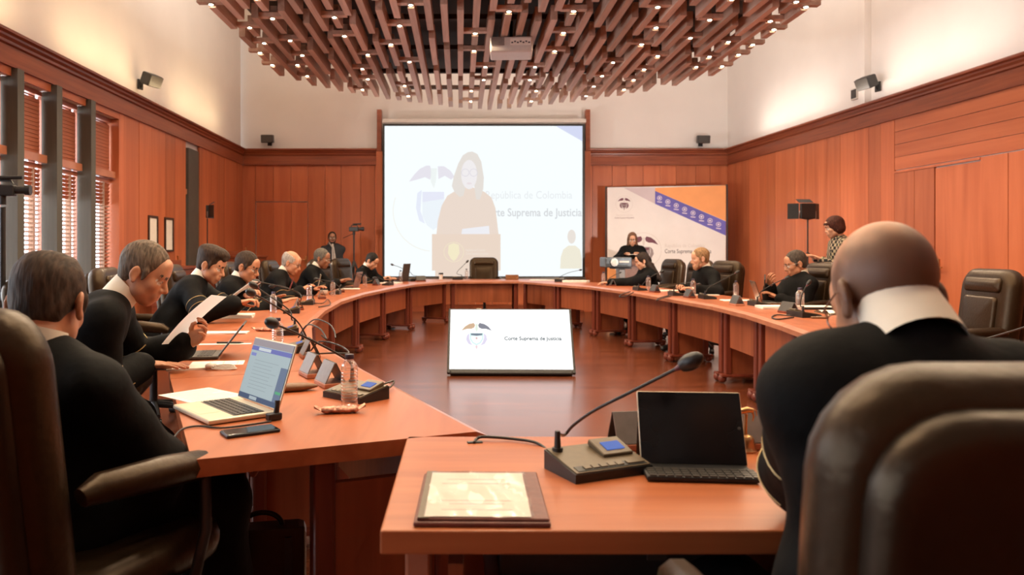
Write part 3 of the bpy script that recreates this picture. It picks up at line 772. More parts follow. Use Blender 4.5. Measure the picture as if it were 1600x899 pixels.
def window(n, s0, s1, z0, z1, zr, detail, dark=None):
    o = struct('window_%d' % n, (XLb, YB, 0), AL)
    c = (s0 + s1) / 2; w = s1 - s0
    mb = MB(); y = -SL * .17
    for z in (z0 + .03, z1 - .03, zr): mb.box((c, y, z), (w, .05, .06))
    for x in (s0 + .025, s1 - .025, c): mb.box((x, y, (z0 + z1) / 2), (.05 if x != c else .04, .05, z1 - z0))
    mb.build('window_frame', M_TRIM if dark is None else dark, o)
    g = MB()
    g.box((c, -SL * .18, (z0 + z1) / 2), (w, .006, z1 - z0)); g.build('pane', M_GLASS, o)
    piece('sill_rail', (c, -SL * .075, zr), (w, .12, .085), M_RIM, o)
    if not detail: return o
    bl = struct('blind'); bl.parent = o; del bl['kind']
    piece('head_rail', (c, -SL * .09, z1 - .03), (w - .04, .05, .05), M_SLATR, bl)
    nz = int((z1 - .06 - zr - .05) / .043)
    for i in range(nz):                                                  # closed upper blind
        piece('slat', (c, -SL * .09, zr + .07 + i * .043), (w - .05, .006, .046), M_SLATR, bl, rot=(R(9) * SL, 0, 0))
    bl2 = struct('blind'); bl2.parent = o; del bl2['kind']
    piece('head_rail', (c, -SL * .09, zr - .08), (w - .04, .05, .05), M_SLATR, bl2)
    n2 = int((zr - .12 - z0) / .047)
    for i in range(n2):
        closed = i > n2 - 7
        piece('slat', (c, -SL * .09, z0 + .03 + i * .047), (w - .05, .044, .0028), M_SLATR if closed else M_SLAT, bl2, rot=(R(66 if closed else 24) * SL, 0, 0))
    for q in (.28, .72):
        piece('ladder_cord', (s0 + w * q, -SL * .09, (z0 + zr) / 2 - .04), (.012, .05, zr - z0 - .12), M_SLAT, bl2)
    return o
for i in range(len(WY) - 1):
    window(i + 1, sL(WY[i] - .07 if i else WY[0] + .08), sL(WY[i + 1] + .07), wz0, wz1, 2.28, i < 4)
window(17, nwa + .40, nwb - .02, nw0, nw1, 2.28, True)
sh = MB(); sh.box((nwa + .265, -SL * .02, (nw0 + nw1) / 2), (.53, .06, nw1 - nw0)); sh.build('window_post', M_POSTG, wl)
for y in WY:
    if y == WY[0]: continue
    piece('window_post', (sL(y), SL * .0, (wz0 + wz1) / 2 + .04), (.12, .17, wz1 - wz0 + .08), M_POSTG, wl)

# ------------------------------------------------------------------ projection screen on the back wall, with what is projected on it
YS = 16.0; ks = YS / F
def sp(px, py): return ((px - VX) * ks, HC - (py - VY) * ks)
scr = thing('projection_screen', 'large white projection screen hung between two wooden posts, showing a robed speaker', 'screen', (0, YS, 0))
def rect(a, b, c, d): return [a and (a, b) or (a, b), (c, b), (c, d), (a, d)]
def srect(x0, y0, x1, y1): return [sp(x0, y0), sp(x1, y0), sp(x1, y1), sp(x0, y1)]
mb = MB(); mb.plate(srect(598, 193.5, 914, 436), 0.0, .28); mb.build('border', M_BLACK, scr)
def screen_layer(name, polys, col, y, s=1.0, parent=None):
    mb = MB()
    for p in polys: mb.plate([sp(*q) for q in p], y, .0015)
    return mb.build(name, glow(name, col, s), parent or scr)
screen_layer('screen_fabric', [[(601, 197), (910, 197), (910, 432), (601, 432)]], (.90, .955, .965), -.004, 1.05)
mb = MB(); mb.box(((sp(598, 0)[0] + sp(915, 0)[0]) / 2, -.02, sp(0, 189.5)[1]), (317 * ks, .10, .075)); mb.build('housing', M_WHITE, scr)
mb = MB(); mb.box(((sp(598, 0)[0] + sp(915, 0)[0]) / 2, -.01, sp(0, 435)[1]), (317 * ks, .05, .035)); mb.build('bottom_bar', M_METAL, scr)
screen_layer('projected_corner', [[(868, 197), (910, 197), (910, 221)]], (.66, .70, .90), -.007)
FACE_PALE = (.84, .80, .80)
def ell(cx, cy, rx, ry, n=20, a0=0, a1=360): return [(cx + rx * math.cos(R(a0 + (a1 - a0) * i / (n if a1 - a0 < 360 else n))), cy + ry * math.sin(R(a0 + (a1 - a0) * i / n))) for i in range(n + (1 if a1 - a0 < 360 else 0))]
screen_layer('projected_emblem_wings', [[(639, 284), (648, 272), (656, 264), (666, 259), (672, 259), (675, 270), (672, 281), (664, 277), (655, 280)], [(684, 260), (694, 260), (704, 267), (710, 276), (705, 281), (695, 275), (685, 280)]], (.80, .78, .85), -.007)
screen_layer('projected_emblem_neck', [[(673, 263), (683, 263), (681, 284), (678, 295), (673, 284)]], (.86, .91, .90), -.007)
screen_layer('projected_emblem_flags', [[(652, 302), (659, 297), (657, 330), (664, 350), (655, 345), (650, 325)]], (.80, .84, .95), -.007)
screen_layer('projected_emblem_shield', [[(660, 300), (694, 300), (694, 338), (687, 352), (677, 360), (667, 352), (660, 338)]], (.85, .91, .96), -.007)
screen_layer('projected_emblem_band', [[(660, 300), (694, 300), (694, 311), (660, 316)]], (.80, .82, .94), -.009)
def arc_band(cx, cy, r0, r1, a0, a1, n=20): return ell(cx, cy, r1, r1 * 1.0, n, a0, a1) + ell(cx, cy, r0, r0, n, a0, a1)[::-1]
screen_layer('projected_emblem_ring', [arc_band(677, 330, 62, 63.5, 95, 200)], (.90, .90, .84), -.006)
screen_layer('projected_robe', [[(682, 366), (684, 346), (690, 322), (699, 306), (714, 297), (733, 291), (757, 300), (768, 309), (774, 325), (779, 366)]], (.83, .70, .61), -.010)
screen_layer('projected_hair', [[(706, 291), (709, 276), (716, 256), (723, 243), (731, 238), (738, 237), (746, 241), (752, 253), (756, 278), (755, 296), (750, 312), (744, 312), (741, 290), (728, 290), (724, 306), (718, 308), (710, 300)]], (.79, .74, .69), -.013)
screen_layer('projected_face', [ell(733, 273, 12.5, 23)], (.88, .85, .86), -.016)
screen_layer('projected_glasses', [arc_band(727, 270, 5.4, 6.2, 0, 358), arc_band(740, 270, 5.4, 6.2, 0, 358)], (.70, .67, .74), -.019)
screen_layer('projected_mouth', [ell(733, 287, 4, 1.6, 12)], (.82, .74, .76), -.019)
screen_layer('projected_lectern', [[(675, 366), (782, 366), (782, 423), (675, 423)], [(680, 423), (778, 423), (778, 432), (680, 432)]], (.83, .68, .57), -.019)
screen_layer('projected_papers', [[(722, 358), (764, 353), (765, 366), (721, 366)]], (.86, .86, .90), -.022)
screen_layer('projected_lectern_emblem', [arc_band(709, 394, 15, 15.7, 0, 358, 26), [(701, 383), (709, 380), (717, 383), (718, 396), (713, 405), (709, 408), (704, 404), (700, 396)]], (.90, .82, .58), -.022)
screen_layer('projected_interpreter', [[(875, 420), (876, 402), (880, 390), (888, 384), (899, 384), (906, 390), (909, 404), (909, 420)]], (.86, .82, .68), -.010)
screen_layer('projected_interpreter_head', [ell(893, 370, 6.5, 11)], (.82, .76, .70), -.013)
def text(s, name, x, z, size, y, mat, parent, sx=1.0, align='LEFT', bold=0.0):
    c = bpy.data.curves.new(name, 'FONT'); c.body = s; c.size = size; c.align_x = align; c.extrude = .0006; c.resolution_u = 3; c.offset = bold
    t = bpy.data.objects.new('tmp', c); COL.objects.link(t)
    dg = bpy.context.evaluated_depsgraph_get(); me = bpy.data.meshes.new_from_object(t.evaluated_get(dg))
    bpy.data.objects.remove(t); me.name = name; me.materials.clear(); me.materials.append(mat)
    o = bpy.data.objects.new(name, me); COL.objects.link(o); o.parent = parent; o.location = (x, y, z); o.rotation_euler = (R(90), 0, 0); o.scale = (sx, 1, 1)
    return o
def text_fit(s, name, x0, x1, z, size, y, mat, parent, bold=0.0):
    o = text(s, name, x0, z, size, y, mat, parent, 1.0, 'LEFT', bold)
    w = max(v.co.x for v in o.data.vertices); o.scale[0] = (x1 - x0) / w
    return o
a = sp(758, 310.5); b = sp(894, 310.5)
text_fit('República de Colombia', 'projected_text', a[0], b[0], a[1], .23, -.008, glow('faint_projected_text', (.80, .83, .85), 1.0), scr)
a = sp(752, 338); b = sp(909, 338)
text_fit('Corte Suprema de Justicia', 'projected_text', a[0], b[0], a[1], .235, -.008, glow('projected_text', (.66, .68, .70), 1.0), scr, .003)
for k, (s, x1) in enumerate((('República de Colombia', 758), ('Corte Suprema de Justicia', 763))):
    a = sp(728, 392.5 + 5.5 * k); b = sp(x1, 0)
    text_fit(s, 'projected_text', a[0], b[0], a[1], .06, -.022, glow('lectern_text', (.88, .80, .72), 1.0), scr)

# ------------------------------------------------------------------ fabric banner in front of the panelling, near the corner
bx0, bx1 = P(949, 0, 15.9), P(1134, 0, 15.4)
bd = bx1 - bx0; BW = math.hypot(bd.x, bd.y); kb = BW / 185
ban = thing('banner', 'white cloth banner with orange corner and purple ribbon on a thin frame', 'banner', (bx0.x, 15.9, 0), math.atan2(bd.y, bd.x))
BZ = 2.60
def bp(px, py): return ((px - 949) * kb, BZ - (py - 293 + (px - 949) * 5 / 185) * kb)
mb = MB(); mb.plate([(0, .12), (BW, .12), (BW, BZ), (0, BZ)], 0, .006); mb.build('cloth', plain('banner_cloth', (.80, .75, .72), .75, nscale=3, namt=.03), ban)
mb = MB()
for x in (-.03, BW + .03): mb.tube([(x, .03, 0.0), (x, .03, BZ + .02)], .016, 8)
mb.tube([(-.03, .03, BZ), (BW + .03, .03, BZ)], .012, 8)
for x in (-.03, BW + .03): mb.box((x, .03, .012), (.08, .40, .024))
mb.build('frame', M_DGREY, ban, 50)
def ban_layer(name, polys, mat, y):
    mb = MB()
    for p in polys: mb.plate([bp(*q) for q in p], y, .0012)
    return mb.build(name, mat, ban)
ORG = plain('banner_orange', (.86, .36, .13), .75, nscale=3, namt=.04); PUR = plain('banner_purple', (.135, .115, .42), .75, nscale=2, namt=.18)
ban_layer('printed_orange', [[(1025, 293), (1134, 288), (1134, 345), (1025, 298)]], ORG, -.002); ban_layer('printed_orange', [[(949, 418), (962, 428), (974, 444), (974, 470), (949, 470)]], ORG, -.002)
ban_layer('printed_lilac', [[(975, 293.5), (1025, 292.5), (1025, 319)]], plain('banner_lilac', (.62, .52, .54), .75, nscale=3, namt=.04), -.002)
ban_layer('printed_ribbon', [[(1025, 298), (1134, 345.5), (1134, 368), (1025, 319)]], PUR, -.004)
LIL = plain('banner_pale_print', (.72, .64, .72), .75, nscale=3, namt=.04)
MAR = plain('banner_maroon_print', (.16, .055, .08), .75, nscale=3, namt=.1); GRY = plain('banner_grey_print', (.30, .24, .24), .75, nscale=3, namt=.05); FNT = plain('banner_faint_print', (.66, .60, .57), .75, nscale=3, namt=.03)
lg = []; ln = []
for i in range(8):
    cx, cy = 1032 + i * 13.0, 309.5 + i * 5.85
    lg += [arc_band(cx, cy, 2.9, 3.9, 0, 358, 14), ell(cx, cy, 1.8, 1.8, 8)]
    ln += [[(cx - 3.8, cy + 5.2), (cx + 3.8, cy + 6.0), (cx + 3.8, cy + 7.6), (cx - 3.8, cy + 6.8)]]
for i in range(8):
    ban_layer('printed_seal', lg[2 * i:2 * i + 2] + ln[i:i + 1], LIL, -.006)['kind'] = 'stuff'
def emblem(layer, cx, cy, s, wing, neck, shield, band, flag, y):
    """condor with open wings over a shield between folded flags"""
    q = lambda pts: [(cx + a * s, cy - b * s) for a, b in pts]
    wl_ = [(-.52, .20), (-.40, .36), (-.26, .46), (-.10, .50), (-.05, .42), (-.08, .32), (-.18, .27), (-.32, .27)]
    layer('printed_emblem_wings', [q(wl_), q([(-a, b) for a, b in wl_])], wing, y)
    layer('printed_emblem_neck', [q([(-.04, .46), (.04, .46), (.05, .26), (0, .12), (-.05, .26)])], neck, y - .001)
    fl_ = [(-.24, .12), (-.33, .02), (-.36, -.14), (-.28, -.30), (-.12, -.38), (-.20, -.24), (-.25, -.08)]
    layer('printed_emblem_flags', [q(fl_), q([(-a, b) for a, b in fl_])], flag, y)
    layer('printed_emblem_shield', [q([(-.23, .11), (.23, .11), (.23, -.12), (.14, -.28), (0, -.36), (-.14, -.28), (-.23, -.12)])], shield, y - .001)
    for z_ in [q([(-.20, .08), (.20, .08), (.19, .01), (0, -.03), (-.19, .01)]), q([(-.10, -.16), (.10, -.16), (.07, -.24), (-.07, -.24)]), q([(-.03, -.36), (.03, -.36), (.02, -.5), (-.02, -.5)]), q([(-.02, -.05), (.03, -.05), (.02, -.13), (-.01, -.13)])]: layer('printed_emblem_band', [z_], band, y - .002)
WHT = plain('banner_white_print', (.80, .72, .70), .75, nscale=3, namt=.03)
emblem(ban_layer, 976, 320, 20, MAR, FNT, GRY, MAR, MAR, -.002)
ban_layer('printed_ring', [arc_band(976, 320, 13.2, 13.7, 0, 358, 26), arc_band(1007, 394, 27.5, 28.2, 0, 358, 30)], FNT, -.0025)
emblem(ban_layer, 1007, 394, 44, MAR, FNT, GRY, MAR, GRY, -.002)
for s, x0, x1, py, sz, mt in (('República de Colombia', 963, 990, 339.5, .045, FNT), ('Corte Suprema de Justicia', 961, 992, 344, .045, MAR),
                              ('República de Colombia', 1040, 1102, 389, .10, FNT), ('Corte Suprema de Justicia', 1040, 1112, 398.5, .12, plain('banner_dark_print', (.10, .07, .08), .75, nscale=3, namt=.1))):
    a = bp(x0, py); b = bp(x1, py); text_fit(s, 'printed_text', a[0], b[0], a[1], sz, -.003, mt, ban)

# ------------------------------------------------------------------ timber canopy with its downlights
ZB = 3.90
LAMPS = [(334,10),(391,1),(415,32),(380,46),(402,70),(404,85),(422,104),(454,66),(471,89),(468,104),(481,121),(523,30),(537,59),(567,88),(575,110),(566,126),(573,142),
 (633,11),(615,43),(620,72),(644,99),(632,136),(635,152),(753,55),(786,21),(746,82),(761,107),(755,127),(732,144),(730,160),(887,20.6),(890,54),(873,82.5),(838.5,107),
 (827,127),(833,144),(823,160),(1036.5,14),(1025,46),(997,72),(953,100),(933,121),(931,137),(916,152),(1132,2),(1112,34),(1077,62),(1029,90),(1003.5,111),(998,127),(978,142),
 (1239,6),(1194,36),(1136,68),(1104,91),(1092,107),(1124,106),(1153,88),(1170,72.5),(1206,49),(1271,14)]
DX = .178; XC = .53
cols = {}
lam = []
for px, py in LAMPS:
    Y = (ZB - HC) * F / (VY - py); X = (px - VX) * Y / F
    k = round((X - XC) / DX); lam.append((k, Y)); cols.setdefault(k, []).append(Y)
seen_rows = sorted(set(k for k, _ in lam))
for k in seen_rows:                                                      # the same rhythm goes on over the near half of the room
    y = min(cols[k]) - 1.62
    while y > 1.4:
        if y < 7.55 and ((XC + k * DX - .62) / 3.4) ** 2 + ((y - 7.2) / 7.1) ** 2 < .98: lam.append((k, y)); cols[k].append(y)
        y -= 1.62
can = thing('timber_canopy', 'round suspended ceiling canopy of staggered parallel brown timber beams', 'ceiling canopy', (0, 0, ZB))
def edge(x):                                                             # far edge of the oval canopy
    a = abs(x - XC)
    if a > 3.36: return None
    y = float(np.interp(a, (0, .5, 1, 1.6, 2.2, 2.6, 2.9, 3.1, 3.3, 3.4), (14.25, 14.1, 13.75, 13.4, 12.9, 12.5, 12.1, 11.7, 11.3, 11.0)))
    return (y, 14.4 - y)
nbeam = 0
for k in range(-18, 19):
    x = XC + k * DX; e = edge(x)
    if e is None: continue
    y1, y0 = e
    rg = random.Random(k * 31 + 5)
    stops = sorted(cols.get(k, []))
    cuts = []                                                            # (gap start, gap end)
    if stops:
        for s in stops: cuts.append((s - .26 - rg.random() * .10, s + .045))
        for a, b in zip(stops[:-1], stops[1:]):
            if b - a > 1.9: q = (a + b) / 2; cuts.append((q - .16, q + .16))
    else:
        q = y0 + .4 + (k % 4) * .42
        while q < y1: cuts.append((q, q + .34)); q += 1.62 + rg.random() * .2
    cuts.sort(); y = y0; segs = []
    for a, b in cuts:
        if a > y + .10: segs.append((y, min(a, y1)))
        y = max(y, b)
    if y < y1 - .08: segs.append((y, y1))
    for a, b in segs:
        if b - a < .1 or b < 4.2: continue
        a = max(a, 4.0)
        piece('beam', (x, (a + b) / 2, .085 + (.012 if k % 2 else 0)), (.074, b - a, .17), M_BEAM, can); nbeam += 1
for y in (5.2, 6.6, 8.0, 9.4, 10.8, 12.2, 13.4):                          # dark bearers above carry the beams
    t = 1 - ((y - 7.2) / 7.0) ** 2; hw = min(3.3, 3.7 * math.sqrt(max(t, .05))) - .25
    piece('bearer', (XC, y, .24), (2 * hw, .08, .06), M_DARKWOOD, can)
ov = [(XC + s, min(12.9, edge(XC + s)[0] - .25)) for s in [-3.2 + .32 * i for i in range(21)]] + [(XC + s, edge(XC + s)[1] + .3) for s in [3.2 - .32 * i for i in range(21)]]
mb = MB(); mb.prism(ov, .40, .43); mb.build('backing_board', M_DARKWOOD, can)
mb = MB()
for sx in (-2.2, -.6, 1.8, 3.2):
    for y in (6.0, 9.4, 12.0): mb.tube([(sx, y, .24), (sx, y, ZT - ZB)], .008, 6)
mb.build('hanger', M_METAL, can)
ORD = ['first', 'second', 'third', 'fourth', 'fifth', 'sixth', 'seventh', 'eighth', 'ninth', 'tenth', 'eleventh', 'twelfth', 'thirteenth', 'fourteenth', 'fifteenth', 'sixteenth', 'seventeenth', 'eighteenth', 'nineteenth', 'twentieth']
ORD += ['twenty ' + q for q in ORD[:9]] + ['thirtieth'] + ['thirty ' + q for q in ORD[:9]]
ks_ = sorted(set(k for k, _ in lam)); LBL = {}
for r, k in enumerate(ks_):
    for q, y in enumerate(sorted([Y for kk, Y in lam if kk == k], reverse=True)):
        LBL[(k, y)] = 'small warm downlight, %s from the screen in the %s lamp row from the windows' % (ORD[q], ORD[r])
lp0 = None
for k, Y in lam:
    x = XC + k * DX
    if lp0 is None:
        lp0 = thing('downlight', LBL[(k, Y)], 'ceiling light', (x, Y, ZB), 0, 'downlights between the ceiling beams')
        piece('cross_block', (0, 0, .055), (.285, .095, .05), M_BEAM, lp0)
        mb = MB(); mb.lathe([(.026, .018), (.036, .018), (.037, .030), (.026, .030)], 16); mb.build('trim_ring', M_METAL, lp0, 40)
        mb = MB(); mb.lathe([(.001, .014), (.018, .014), (.026, .020), (.026, .029), (.001, .029)], 14); mb.build('lens', M_LED, lp0)
        d = bpy.data.lights.new('downlight', 'SPOT'); d.energy = SPOT_W; d.color = (1.0, .77, .52); d.spot_size = R(150); d.spot_blend = .4; d.shadow_soft_size = .03
        o = bpy.data.objects.new('lamp', d); COL.objects.link(o); o.parent = lp0; o.location = (0, 0, .008)
    else: dup(lp0, (x, Y, ZB), 0, LBL[(k, Y)])

# ------------------------------------------------------------------ ring of conference desks
ZTAB, TH = .75, .046
INL = [(.047, 2.234), (-.47, 3.46), (-.93, 4.62), (-1.15, 5.72), (-1.27, 6.95), (-1.325, 8.3), (-1.25, 9.7), (-1.05, 11.1), (-.78, 12.5), (-.20, 13.75)]
INR = [(1.06, 13.8), (1.52, 12.7), (1.98, 11.6), (2.22, 10.3), (2.38, 8.9), (2.50, 7.5), (2.47, 6.55), (2.36, 5.55), (2.19, 4.45), (1.75, 3.35), (1.25, 2.234)]
RING = [Vector((*p, 0)) for p in INL + INR]
DEP = .785
def seg_n(i):
    d = (RING[i + 1] - RING[i]).normalized(); return Vector((d.y, -d.x, 0))          # towards the middle of the ring
def out_pt(i):
    ns = []
    if i > 0: ns.append(seg_n(i - 1))
    if i < len(RING) - 1: ns.append(seg_n(i))
    n = sum(ns, Vector()).normalized(); return RING[i] - n * (DEP / max(.6, n.dot(ns[0])))
OUT = [out_pt(i) for i in range(len(RING))]
def inward(p):
    """unit vector towards the middle of the ring at the desk nearest to p"""
    p = Vector((p[0], p[1], 0)); best = None
    for i in range(len(RING) - 1):
        a, b = (RING[i] + OUT[i]) / 2, (RING[i + 1] + OUT[i + 1]) / 2; t = max(0, min(1, (p - a).dot(b - a) / (b - a).length_squared)); d = (a + (b - a) * t - p).length
        if best is None or d < best[0]: best = (d, i)
    return seg_n(best[1])
def ang(v): return math.atan2(v[1], v[0]) - math.pi / 2                  # local +y points along v
DESK_WHERE = ['with the silver laptop and phone', 'with the tablet and the reading man', 'where the dark haired man holds up papers', 'before the man in black rimmed glasses', 'before the bald man in glasses',
              'before the grey haired man at a laptop', 'before the empty chair by the writing man', 'where the young man writes', 'with the dark tablet stand beside the screen', 'at the head below the projection screen',
              'with the thin microphone below the screen edge', 'before the projector stand', 'before the long haired woman', 'before the blond bearded man', 'with the nameplate before the reclining man', 'with the slanted grey laptop',
              'with notebooks and papers on it', 'with the loose loop of cable', 'behind the bald man in the big chair', 'joining the near desk beyond the big chair']
def desk(i):
    a, b, c, d = RING[i], RING[i + 1], OUT[i + 1], OUT[i]
    mid = (a + b + c + d) / 4; n = seg_n(i); t = (b - a).normalized()
    root = thing('conference_desk', 'curved wooden conference desk ' + DESK_WHERE[i], 'desk', (mid.x, mid.y, 0), 0, 'desks of the conference ring')
    L = lambda p: (p.x - mid.x, p.y - mid.y)
    e = t * .0025
    q = [L(a + e), L(b - e), L(c - e), L(d + e)]
    mb = MB(); mb.prism(q, ZTAB - TH, ZTAB); mb.build('tabletop', M_TABLE, root)
    # sloping rim along the inner edge
    mb = MB(); vs = []
    for p in (a + e, b - e):
        x = Vector(L(p) + (0,))
        vs += [x + Vector((0, 0, ZTAB)), x + n * .038 + Vector((0, 0, ZTAB - .016)), x + n * .038 + Vector((0, 0, ZTAB - .05)), x + Vector((0, 0, ZTAB - .05))]
    mb.add(vs, [(0, 1, 5, 4), (1, 2, 6, 5), (2, 3, 7, 6), (3, 0, 4, 7), (3, 2, 1, 0), (4, 5, 6, 7)]); mb.build('rim', M_RIM, root)
    mb = MB(); m0, m1 = a + t * .13 - n * .10, b - t * .13 - n * .10; cc = (m0 + m1) / 2
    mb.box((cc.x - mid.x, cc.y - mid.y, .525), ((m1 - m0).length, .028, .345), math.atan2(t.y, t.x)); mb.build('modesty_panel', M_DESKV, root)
    for p, s in ((a, 1), (b, -1)):
        p0 = p + t * s * .06
        rz = math.atan2(n.y, n.x)
        def at(o_in, z): v = p0 - n * o_in; return (v.x - mid.x, v.y - mid.y, z)
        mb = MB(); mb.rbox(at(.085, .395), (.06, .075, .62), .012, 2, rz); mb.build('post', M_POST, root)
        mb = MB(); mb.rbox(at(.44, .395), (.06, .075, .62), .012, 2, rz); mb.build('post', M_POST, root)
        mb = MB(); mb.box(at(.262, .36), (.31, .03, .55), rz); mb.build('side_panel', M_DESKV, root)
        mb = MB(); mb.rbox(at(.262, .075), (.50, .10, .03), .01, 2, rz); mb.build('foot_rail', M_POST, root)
        for o_ in (.035, .48):
            mb = MB(); mb.ball(at(o_, .042), .042, 12); mb.build('ball_foot', M_POST, root, 60)
    return root
_d0 = desk(0)
for i in range(1, len(RING) - 1): desk(i)
mb = MB()
for q in ([(-.055, .705), (.0, .705), (.0, .66), (.015, .632), (.0, .60), (-.02, .655), (-.055, .655)], [(.012, .700), (.055, .672), (.046, .662), (.004, .690)], [(.046, .668), (.0, .600), (.012, .598), (.055, .668)]):
    mb.plate([(x + (-.63 - _d0.location.x), z) for x, z in q], 2.30 - _d0.location.y, .018)
o = mb.build('bracket', M_RIM, _d0); o['label'] = 'pale wooden bracket below the desktop'
# the near desk, closing the ring towards the viewer
nd = thing('near_desk', 'straight near wooden desk with the folder, the tablet and the brass bell', 'desk', (.65, 1.81, 0))
mb = MB(); mb.rbox((0, 0, ZTAB - TH / 2), (1.604, .735, TH), .004, 2); mb.build('tabletop', M_TABLEX, nd)
mb = MB(); mb.box((0, .30, .50), (1.32, .028, .36)); mb.build('modesty_panel', M_DESKV, nd)
for s in (-1, 1):
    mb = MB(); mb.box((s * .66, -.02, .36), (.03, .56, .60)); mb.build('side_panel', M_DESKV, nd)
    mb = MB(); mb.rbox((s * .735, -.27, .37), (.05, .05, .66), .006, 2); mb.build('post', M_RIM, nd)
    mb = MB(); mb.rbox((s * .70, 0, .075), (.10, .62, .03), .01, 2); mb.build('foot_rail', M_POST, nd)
    for y in (-.27, .27):
        mb = MB(); mb.ball((s * .735, y, .042), .042, 12); mb.build('ball_foot', M_POST, nd, 60)
mb = MB(); mb.box((.02, -.05, .60), (1.24, .5, .02)); mb.build('shelf', M_DESKV, nd)
eq = thing('equipment_box', 'black equipment box with a tiny green light on the shelf under the near desk', 'electronics', (.30, 1.72, .61))
mb = MB(); mb.rbox((0, 0, .042), (.44, .30, .084), .004, 2); mb.build('case', M_BLACK, eq)
mb = MB(); mb.ball((-.01, -.152, .058), .004, 8); mb.build('status_light', glow('green_led', (.25, 1, .15), 3), eq)
mb = MB(); mb.box((.10, -.153, .05), (.04, .008, .03)); mb.build('socket', M_DGREY, eq)
mb = MB(); mb.prism([(-.014, -.014), (.014, -.014), (.014, .014), (-.014, .014)], 0, .003); mb.M = None
gm = thing('cable_grommet', 'dark cable slot in the near desktop where the microphone cord comes out', 'cable slot', G(742, 692, .7505), R(10))
mb = MB(); mb.rbox((0, 0, .0015), (.042, .016, .003), .001, 1); mb.build('slot', M_BLACK, gm)

# ------------------------------------------------------------------ executive chairs
def pillow(w, h, t, rt_, rb_, edge, n=7, bulge=0.0, taper=0.0):
    """rounded slab in x,z (z from 0 to h), thickness along y"""
    out = []
    for cx, cz, r, a0 in ((w / 2 - rt_, h - rt_, rt_, 0), (-w / 2 + rt_, h - rt_, rt_, 90), (-w / 2 + rb_, rb_, rb_, 180), (w / 2 - rb_, rb_, rb_, 270)):
        for i in range(n): a = R(a0 + 90 * i / (n - 1)); out.append((cx + r * math.cos(a), cz + r * math.sin(a)))
    k = len(out); rings = []
    for s in (-1, 1):
        seq = [(edge * (1 - math.cos(R(a))), s * (t / 2 - edge * (1 - math.sin(R(a))))) for a in (0, 30, 60, 90)]
        seq += [(edge + (min(w, h) / 2 - edge) * f, s * (t / 2 + bulge * math.sin(f * math.pi / 2))) for f in (.3, .65)]
        rings.append(seq if s > 0 else seq[::-1])
    seq = rings[0] + rings[1]; vs = []
    for ins, y in seq:
        fx, fz = 1 - ins / (w / 2), 1 - ins / (h / 2)
        for x, z in out:
            zz = h / 2 + (z - h / 2) * fz; xx = x * fx * (1 - taper * (zz / h))
            vs.append((xx, y, zz))
    fs = [(r * k + j, (r + 1) * k + j, (r + 1) * k + (j + 1) % k, r * k + (j + 1) % k) for r in range(len(seq) - 1) for j in range(k)]
    fs += [tuple(range(k)), tuple((len(seq) - 1) * k + j for j in range(k - 1, -1, -1))]
    return vs, fs
def make_chair(label):
    t = thing('executive_chair', label, 'chair', (0, 0, 0))
    tilt = Matrix.Translation((0, -.27, .47)) @ Matrix.Rotation(R(7), 4, 'X')
    mb = MB(); mb.M = Matrix.Translation((0, .02, .485)) @ Matrix.Rotation(R(90), 4, 'X') @ Matrix.Translation((0, 0, -.27)); v, f = pillow(.55, .54, .12, .10, .10, .05, bulge=.015); mb.add(v, f); mb.build('seat', M_LEATHER, t, 70)
    mb = MB(); mb.M = tilt; v, f = pillow(.57, .69, .12, .12, .07, .05, bulge=.012); mb.add(v, f); mb.build('backrest', M_LEATHER, t, 70)
    mb = MB(); mb.M = tilt @ Matrix.Translation((0, -.060, .0)); v, f = pillow(.515, .66, .075, .10, .07, .03, bulge=.015); mb.add(v, f); mb.build('back_shell', M_LEATHER2, t, 70)
    mb = MB(); mb.M = tilt @ Matrix.Translation((0, .062, .10)); v, f = pillow(.36, .40, .05, .03, .03, .02, bulge=.012); mb.add(v, f); mb.build('back_pad', M_LEATHER, t, 70)
    mb = MB(); mb.M = tilt @ Matrix.Translation((0, .062, .525)); v, f = pillow(.40, .10, .04, .03, .03, .018, bulge=.01); mb.add(v, f); mb.build('head_pad', M_LEATHER, t, 70)
    for s in (-1, 1):
        mb = MB(); mb.tube([(s * .295, -.25, .742), (s * .30, -.21, .752), (s * .305, -.02, .738), (s * .30, .12, .720), (s * .30, .165, .70)], [.022, .034, .040, .038, .022], 10); mb.build('armrest', M_LEATHER, t, 60)
        mb = MB(); mb.tube([(s * .24, .06, .42), (s * .315, .08, .44), (s * .325, .11, .56), (s * .305, .13, .69)], .016, 8); mb.build('arm_support', M_BLACK, t, 60)
    mb = MB(); mb.cyl((0, 0, .11), (0, 0, .42), .030, .026); mb.box((0, 0, .41), (.22, .26, .04)); mb.build('column', M_BLACK, t, 50)
    for k in range(5):
        a = R(72 * k + 18); c, s = math.cos(a), math.sin(a)
        mb = MB(); mb.tube([(0, 0, .125), (.16 * c, .16 * s, .105), (.29 * c, .29 * s, .08)], [.030, .024, .017], 8); mb.build('base_leg', M_BLACK, t, 60)
        mb = MB(); q = Vector((.29 * c, .29 * s, .032)); w = Vector((-s, c, 0)); mb.cyl(q - w * .022, q + w * .022, .032, n=14); mb.build('caster', M_BLACK, t, 50)
    return t
_chair0 = None
def chair(x, y, heading, label):
    global _chair0
    rz = R(heading - 90)
    if _chair0 is None:
        _chair0 = make_chair(label); _chair0.location = (x, y, 0); _chair0.rotation_euler = (0, 0, rz); _chair0['group'] = 'leather chairs around the ring'
        return _chair0
    return dup(_chair0, (x, y, 0), rz, label, 'leather chairs around the ring')

